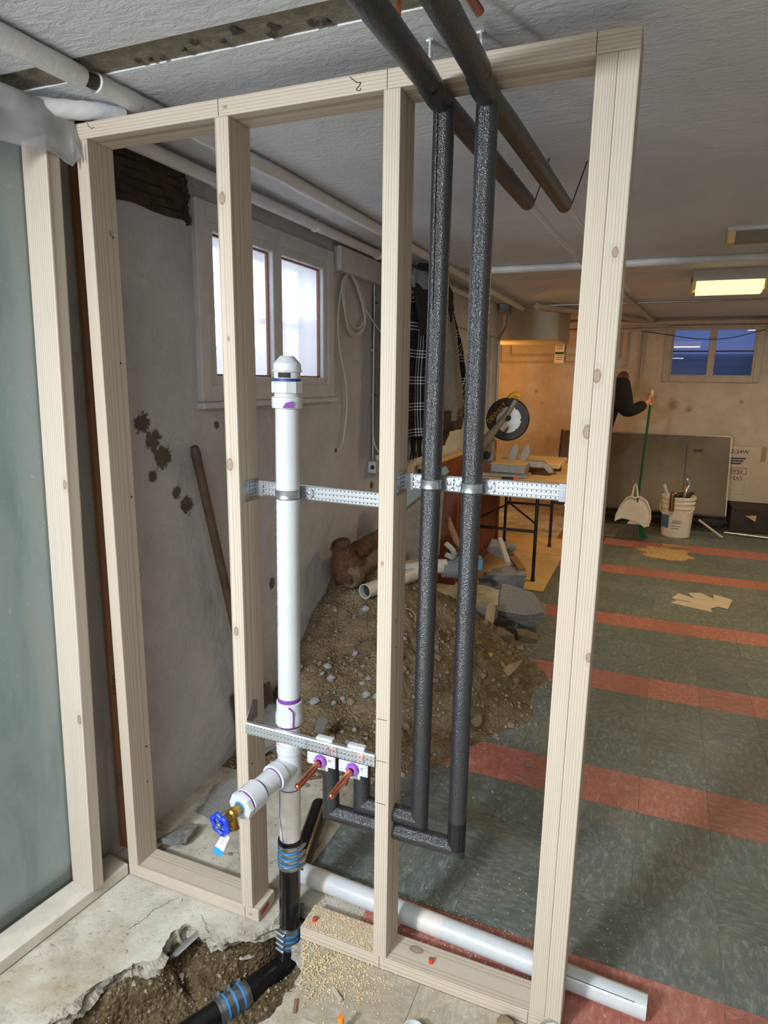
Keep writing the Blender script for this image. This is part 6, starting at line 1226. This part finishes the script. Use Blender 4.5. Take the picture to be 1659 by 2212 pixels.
cyl_patch(bc, 0.1445, 0.149, 0.10, 0.235, -PI * 0.93, -PI * 0.68, 'blue_label', plain('bucket_blue', srgb(70, 112, 150), 0.6), t)
for k_, (z, a0, a1) in enumerate(((0.215, -0.62, -0.56), (0.18, -0.60, -0.40), (0.155, -0.62, -0.40), (0.125, -0.62, -0.42), (0.10, -0.60, -0.45), (0.165, -0.60, -0.44))): cyl_patch(bc, 0.147, 0.1475, z, z + 0.008, PI * a0, PI * a1, 'label_print', plain('grey_print', srgb(150, 146, 138), 0.8), t, 6)
MB().tube(arc(bc + V((0, 0, 0.335)), V((1, -0.3, 0)).normalized(), V((-0.35, -0.75, -0.85)).normalized(), 0.172, 0.15, PI - 0.05, 16), 0.0045, 6).build('bail_handle', M['bucket'], t, smooth=True)
def in_bucket(name, label, pts, r, m, cat='pipe fitting'): return tag(MB().tube(pts, r, 12).build(name, m, None, smooth=True), label, cat)
M['dark_brass'] = plain('dark_brass', srgb(120, 92, 62), 0.35, 0.7, var=0.3, vs=30)
in_bucket('faucet_spout', 'chrome faucet spout sticking up out of the bucket', spline([(1.77, 5.92, 0.36), (1.79, 5.92, 0.47), (1.815, 5.93, 0.54), (1.80, 5.93, 0.59), (1.785, 5.93, 0.60)], 4), 0.018, plain('chrome', srgb(200, 200, 200), 0.15, 0.95), 'faucet')
in_bucket('white_stub', 'white plastic pipe stub leaning out of the bucket rim', [(1.63, 5.90, 0.40), (1.58, 5.89, 0.54)], 0.018, M['pvc'])
in_bucket('drain_trap', 'curved brass drain pipe hooked over the bucket rim', fillet([(1.665, 5.84, 0.42), (1.665, 5.80, 0.465), (1.665, 5.768, 0.46), (1.668, 5.764, 0.29)], 0.04, 5), 0.024, M['dark_brass'])
in_bucket('black_elbow', 'dark pipe elbow lying in the bucket top', [(1.70, 5.93, 0.41), (1.74, 5.97, 0.43), (1.79, 5.97, 0.43)], 0.028, M['guard'])
in_bucket('valve_body', 'dark valve body piled in the bucket beside the faucet', [(1.80, 5.93, 0.41), (1.84, 5.93, 0.455), (1.865, 5.94, 0.47)], [0.026, 0.02, 0.014], M['guard'])

# sawdust heap and paper cutout
hp_ = MB(); vs = []; nr, na = 8, 30
for i in range(nr + 1):
    for k in range(na):
        a = 2 * PI * k / na; r = i / nr; rw = 1 + 0.5 * nz(math.cos(a) * 2.5, math.sin(a) * 2.5, 1); x = 1.64 + 0.22 * r * math.cos(a) * rw; y = 5.12 + 0.24 * r * math.sin(a) * rw; vs.append((x, y, max(0.001, 0.035 * (1 - r) ** 1.3 * (1 + 0.3 * nz(x * 14, y * 14)))))
rr = random.Random(12)
for _ in range(500):
    a, q_ = rr.uniform(0, 6.28), abs(rr.gauss(0, 0.45)); x, y, s_ = 1.66 + 0.34 * q_ * math.cos(a), 5.12 + 0.34 * q_ * math.sin(a), rr.uniform(0.003, 0.008); hp_.add([(x - s_, y, 0.001), (x + s_, y - s_, 0.001), (x + s_ * 0.5, y + s_, 0.001), (x, y, 0.001 + s_ * 0.6)], [(0, 1, 3), (1, 2, 3), (2, 0, 3)])
hp_.add(vs, [(i * na + k, i * na + (k + 1) % na, (i + 1) * na + (k + 1) % na, (i + 1) * na + k) for i in range(nr) for k in range(na)])
o = hp_.build('sawdust_heap', plain('swept_sawdust', srgb(184, 152, 102), 0.95, var=0.3, vs=40), None, smooth=True); o['kind'] = 'stuff'; tag(o, 'low heap of swept sawdust on the tiles in front of the bucket', 'sawdust')
tag(MB().tube([(1.60, 5.30, 0.035), (1.66, 5.32, 0.03), (1.86, 5.38, 0.012)], [0.014, 0.01, 0.003], 8).build('swept_splinter', M['fir'], None), 'wood splinter lying on the swept sawdust heap', 'splinter')
pc_ = thing('paper_cutout', 'notched tan cardboard cutout lying flat on the tiles', 'cardboard', (1.85, 3.75, 0))
pcm = MB()
pts = [[(1.655, 3.60), (1.925, 3.50), (1.905, 3.66), (1.70, 3.68)], [(1.665, 3.72), (1.715, 3.86), (1.86, 3.74), (1.83, 3.68), (1.68, 3.70)], [(1.78, 3.90), (1.87, 3.94), (1.985, 3.78), (1.90, 3.70), (1.84, 3.72)], [(1.92, 3.66), (2.03, 3.62), (2.08, 3.86), (1.96, 3.94), (1.95, 3.78)]]
pts.append([(1.78, 3.66), (1.92, 3.58), (1.99, 3.68), (1.96, 3.82), (1.86, 3.80), (1.80, 3.72)])
for qi, q in enumerate(pts): MB().prism(q, (0, 0, 0.0008 + 0.0003 * qi), (1, 0, 0), (0, 1, 0), 0.0022).build('flap', M['carton'], pc_)

# ------------------------------------------------------------ broom, dustpan, person
t = thing('broom', 'broom with a green handle and fanned bristles held upright by the person', 'broom', (1.345, 5.55, 0))
bt, bb = V((1.383, 5.50, 1.50)), V((1.338, 5.55, 0.24)); dd = (bb - bt)
MB().tube([bt + dd * 0.10, bb], 0.0115, 12).build('handle', plain('green_handle', srgb(14, 84, 50), 0.35), t, smooth=True)
MB().tube([bt - dd * 0.005, bt, bt + dd * 0.11], [0.008, 0.015, 0.016], 12).build('grip', plain('cream_grip', srgb(224, 206, 176), 0.5), t, smooth=True)
MB().prism([(-0.075, 0.0), (0.075, 0.0), (0.04, 0.055), (0.015, 0.09), (-0.015, 0.09), (-0.04, 0.055)], (1.335, 5.567, 0.165), (1, 0, 0), (0, 0, 1), 0.035).build('broom_head', M['bucket'], t, bevel=0.005)
rr = random.Random(3); b1_, b2_ = MB(), MB()
for k_ in range(170):
    u_ = rr.uniform(-1, 1); v_ = rr.uniform(-0.5, 0.5); top = V((1.335 + 0.07 * u_, 5.55 + 0.03 * v_, 0.17)); bot = V((1.315 + 0.165 * u_ + rr.uniform(-.008, .008), 5.55 + 0.06 * v_, rr.uniform(0.002, 0.02) + 0.02 * u_ * u_))
    (b2_ if u_ > 0.45 else b1_).tube([top, (top + bot) / 2 + V((0.008 * u_, 0, 0)), bot], [0.0022, 0.0022, 0.0018], 4)
b1_.build('bristles', plain('grey_bristle', srgb(98, 92, 84), 0.8), t); b2_.build('bristles', plain('green_bristle', srgb(22, 96, 56), 0.7), t)
t = thing('dustpan', 'cream dustpan clipped upright on the broom handle above the bristles', 'dustpan', (1.30, 5.52, 0.2))
out = [(-0.17, 0.0), (-0.165, 0.06), (-0.13, 0.16), (-0.075, 0.245), (-0.03, 0.265), (0.0, 0.25), (0.05, 0.265), (0.11, 0.225), (0.15, 0.14), (0.16, 0.05), (0.145, -0.03), (0.11, -0.045), (0.05, 0.0), (-0.03, 0.02), (-0.11, 0.03)]
MB().prism(out, (1.318, 5.525, 0.19), (1, 0, 0), (0, 0.08, 1), 0.008).build('pan', M['bucket'], t)
lip = MB(); lip.tube([V((1.318 + x, 5.510, 0.19 + z)) for (x, z) in out[:11]], 0.008, 8); lip.build('rim', M['bucket'], t, smooth=True)
MB().tube([(1.285, 5.52, 0.44), (1.300, 5.535, 0.55), (1.312, 5.535, 0.585), (1.325, 5.535, 0.55), (1.345, 5.52, 0.44)], 0.010, 8).build('clip', M['bucket'], t, smooth=True)

def skin_obj(name, verts, edges, radii, m, parent, root=0, levels=2):
    off = V(parent['_o']) if parent is not None else V((0, 0, 0))
    me = bpy.data.meshes.new(name); me.from_pydata([tuple(V(v) - off) for v in verts], edges, []); o = bpy.data.objects.new(name, me); COL.objects.link(o); o.parent = parent; o['_o'] = tuple(off)
    sk = o.modifiers.new('skin', 'SKIN'); sk.use_smooth_shade = True
    for i, r in enumerate(radii):
        d = me.skin_vertices[0].data[i]; d.radius = r if isinstance(r, tuple) else (r, r); d.use_root = (i == root)
    sb = o.modifiers.new('sub', 'SUBSURF'); sb.levels = levels; sb.render_levels = levels
    me.materials.append(m); return o
P = thing('person', 'person in black jacket and khaki trousers stooping with a broom', 'person', (1.0, 5.42, 0.0))
M['skin'] = plain('skin', srgb(206, 140, 108), 0.5); M['hair'] = plain('brown_hair', srgb(96, 66, 44), 0.8, var=0.4, vs=60, bmp=0.6, bs=120)
M['jacket'] = plain('black_fleece', srgb(14, 13, 14), 0.9, var=0.3, vs=30); M['khaki'] = plain('khaki_cotton', srgb(142, 122, 86), 0.9, var=0.15, vs=15); M['shoe'] = plain('brown_shoe', srgb(96, 72, 48), 0.7)
hip = V((0.84, 5.44, 0.93))
hand = V((1.378, 5.488, 1.415))
bv = [hip, (0.89, 5.44, 1.14), (0.955, 5.43, 1.36), (1.02, 5.43, 1.48), (1.08, 5.48, 1.53), (1.11, 5.52, 1.545), (1.125, 5.54, 1.55),   # 0-6 spine, neck, head
      (1.00, 5.62, 1.48), (0.95, 5.66, 1.24), (0.92, 5.62, 1.03), (0.93, 5.60, 0.97),                                              # 7-10 far arm
      (1.085, 5.29, 1.51), (1.19, 5.24, 1.285), (1.335, 5.43, 1.375), (1.362, 5.465, 1.398), hand + V((-0.006, -0.010, -0.004)),     # 11-15 near arm to palm
      (0.84, 5.54, 0.90), (0.88, 5.56, 0.50), (0.84, 5.56, 0.09), (0.94, 5.56, 0.05),                                               # 16-19 far leg
      (0.86, 5.34, 0.90), (0.95, 5.33, 0.50), (0.94, 5.30, 0.09), (1.06, 5.29, 0.05)]                                               # 20-23 near leg
be = [(0, 1), (1, 2), (2, 3), (3, 4), (4, 5), (5, 6), (3, 7), (7, 8), (8, 9), (9, 10), (3, 11), (11, 12), (12, 13), (13, 14), (14, 15), (0, 16), (16, 17), (17, 18), (18, 19), (0, 20), (20, 21), (21, 22), (22, 23)]
br = [0.075, 0.10, 0.13, 0.115, 0.06, 0.095, 0.10, 0.06, 0.045, 0.035, 0.03, 0.06, 0.045, 0.030, 0.026, 0.028, 0.06, 0.055, 0.04, 0.035, 0.06, 0.055, 0.04, 0.035]
# fingers wrap the grip
gx = (bb - bt).normalized(); gr = V((1, 0.15, 0)).normalized(); gr = (gr - gx * gr.dot(gx)).normalized(); gb = gx.cross(gr)
for f_ in range(4):
    c_ = hand + gx * (-0.027 + 0.018 * f_); base = len(bv)
    fl_ = (0.9, 1.0, 0.97, 0.82)[f_]
    for a in (-2.3, -1.1, 0.2, 1.3): bv.append(c_ + (gr * math.cos(a * fl_) + gb * math.sin(a * fl_)) * 0.027); br.append(0.0088)
    be += [(15, base), (base, base + 1), (base + 1, base + 2), (base + 2, base + 3)]
base = len(bv)
for k_, a in enumerate((-2.6, 2.6, 1.7)): bv.append(hand + gx * (-0.045 - 0.004 * k_) + (gr * math.cos(a) + gb * math.sin(a)) * 0.028); br.append(0.0098)
be += [(15, base), (base, base + 1), (base + 1, base + 2)]
skin_obj('body', bv, be, br, M['skin'], P, 0, 2)
jv = [hip + V((0.0, 0, -0.04)), (0.89, 5.44, 1.14), (0.955, 5.43, 1.36), (1.02, 5.43, 1.485), (1.075, 5.46, 1.55), (0.995, 5.62, 1.475), (0.945, 5.665, 1.24), (0.92, 5.62, 1.05), (1.09, 5.285, 1.52), (1.19, 5.235, 1.285), (1.335, 5.425, 1.373)]
skin_obj('jacket', jv, [(0, 1), (1, 2), (2, 3), (3, 4), (3, 5), (5, 6), (6, 7), (3, 8), (8, 9), (9, 10)], [0.20, 0.175, 0.17, 0.145, 0.095, 0.085, 0.068, 0.05, 0.118, 0.080, 0.048], M['jacket'], P, 0, 2)
skin_obj('trousers', [hip + V((0, 0, 0.02)), (0.84, 5.54, 0.88), (0.88, 5.56, 0.50), (0.84, 5.56, 0.11), (0.86, 5.34, 0.88), (0.95, 5.33, 0.50), (0.945, 5.30, 0.11), (0.872, 5.44, 1.06)], [(0, 1), (1, 2), (2, 3), (0, 4), (4, 5), (5, 6), (0, 7)], [0.165, 0.112, 0.09, 0.072, 0.112, 0.09, 0.072, 0.14], M['khaki'], P, 0, 2)
skin_obj('hair', [(1.06, 5.51, 1.57), (1.11, 5.53, 1.588), (1.155, 5.54, 1.575)], [(0, 1), (1, 2)], [0.085, 0.115, 0.085], M['hair'], P, 0, 2)
fc = MB()
fc.lathe((1.165, 5.55, 1.495), (0.8, 0, -0.7), [(0, 0.016), (0.018, 0.011), (0.03, 0)], 10); fc.build('nose', M['skin'], P, smooth=True)
for s_ in (-1, 1):
    MB().lathe((1.165, 5.55 + 0.03 * s_, 1.518), (0.85, 0, -0.6), [(-0.01, 0.009), (0.004, 0.008), (0.006, 0)], 10).build('eye', M['dark_hole'], P, smooth=True)
    MB().lathe((1.11, 5.53 + 0.078 * s_, 1.535), (0, s_, 0), [(-0.01, 0.026), (0.008, 0.022), (0.012, 0)], 12).build('ear', M['skin'], P, smooth=True)
MB().box(1.145, 1.155, 5.53, 5.57, 1.475, 1.482).build('mouth', plain('lips', srgb(150, 80, 70), 0.6), P)
for (x, y) in ((0.94, 5.30), (0.84, 5.56)):
    skin_obj('shoe', [(x - 0.05, y, 0.05), (x + 0.05, y - 0.002, 0.05), (x + 0.14, y - 0.004, 0.042)], [(0, 1), (1, 2)], [0.048, 0.05, 0.04], M['shoe'], P, 0, 2)
# made-up tripod lamp, added out of view to carry the assumed key light
t = thing('assumed_work_lamp', 'assumed tripod LED work lamp, added out of view to carry the key light', 'lamp', (0.08, -2.66, 0))
for a in (0.3, 2.4, 4.5): MB().tube([(0.08, -2.66, 0.75), (0.08 + 0.42 * math.cos(a), -2.66 + 0.42 * math.sin(a), 0.012)], 0.011, 8).build('leg', M['saw_yellow'], t)
MB().tube([(0.08, -2.66, 0.70), (0.08, -2.66, 1.90)], 0.014, 10).build('pole', M['black_metal'], t); MB().obox((0.10, -2.665, 1.995), (1, -0.32, 0), (0.3, 1, -0.42), (0.1, 0.38, 1), 0.15, 0.035, 0.11).build('lamp_head', M['black_metal'], t, bevel=0.01)
for o in bpy.data.objects:
    if '_o' in o: del o['_o']
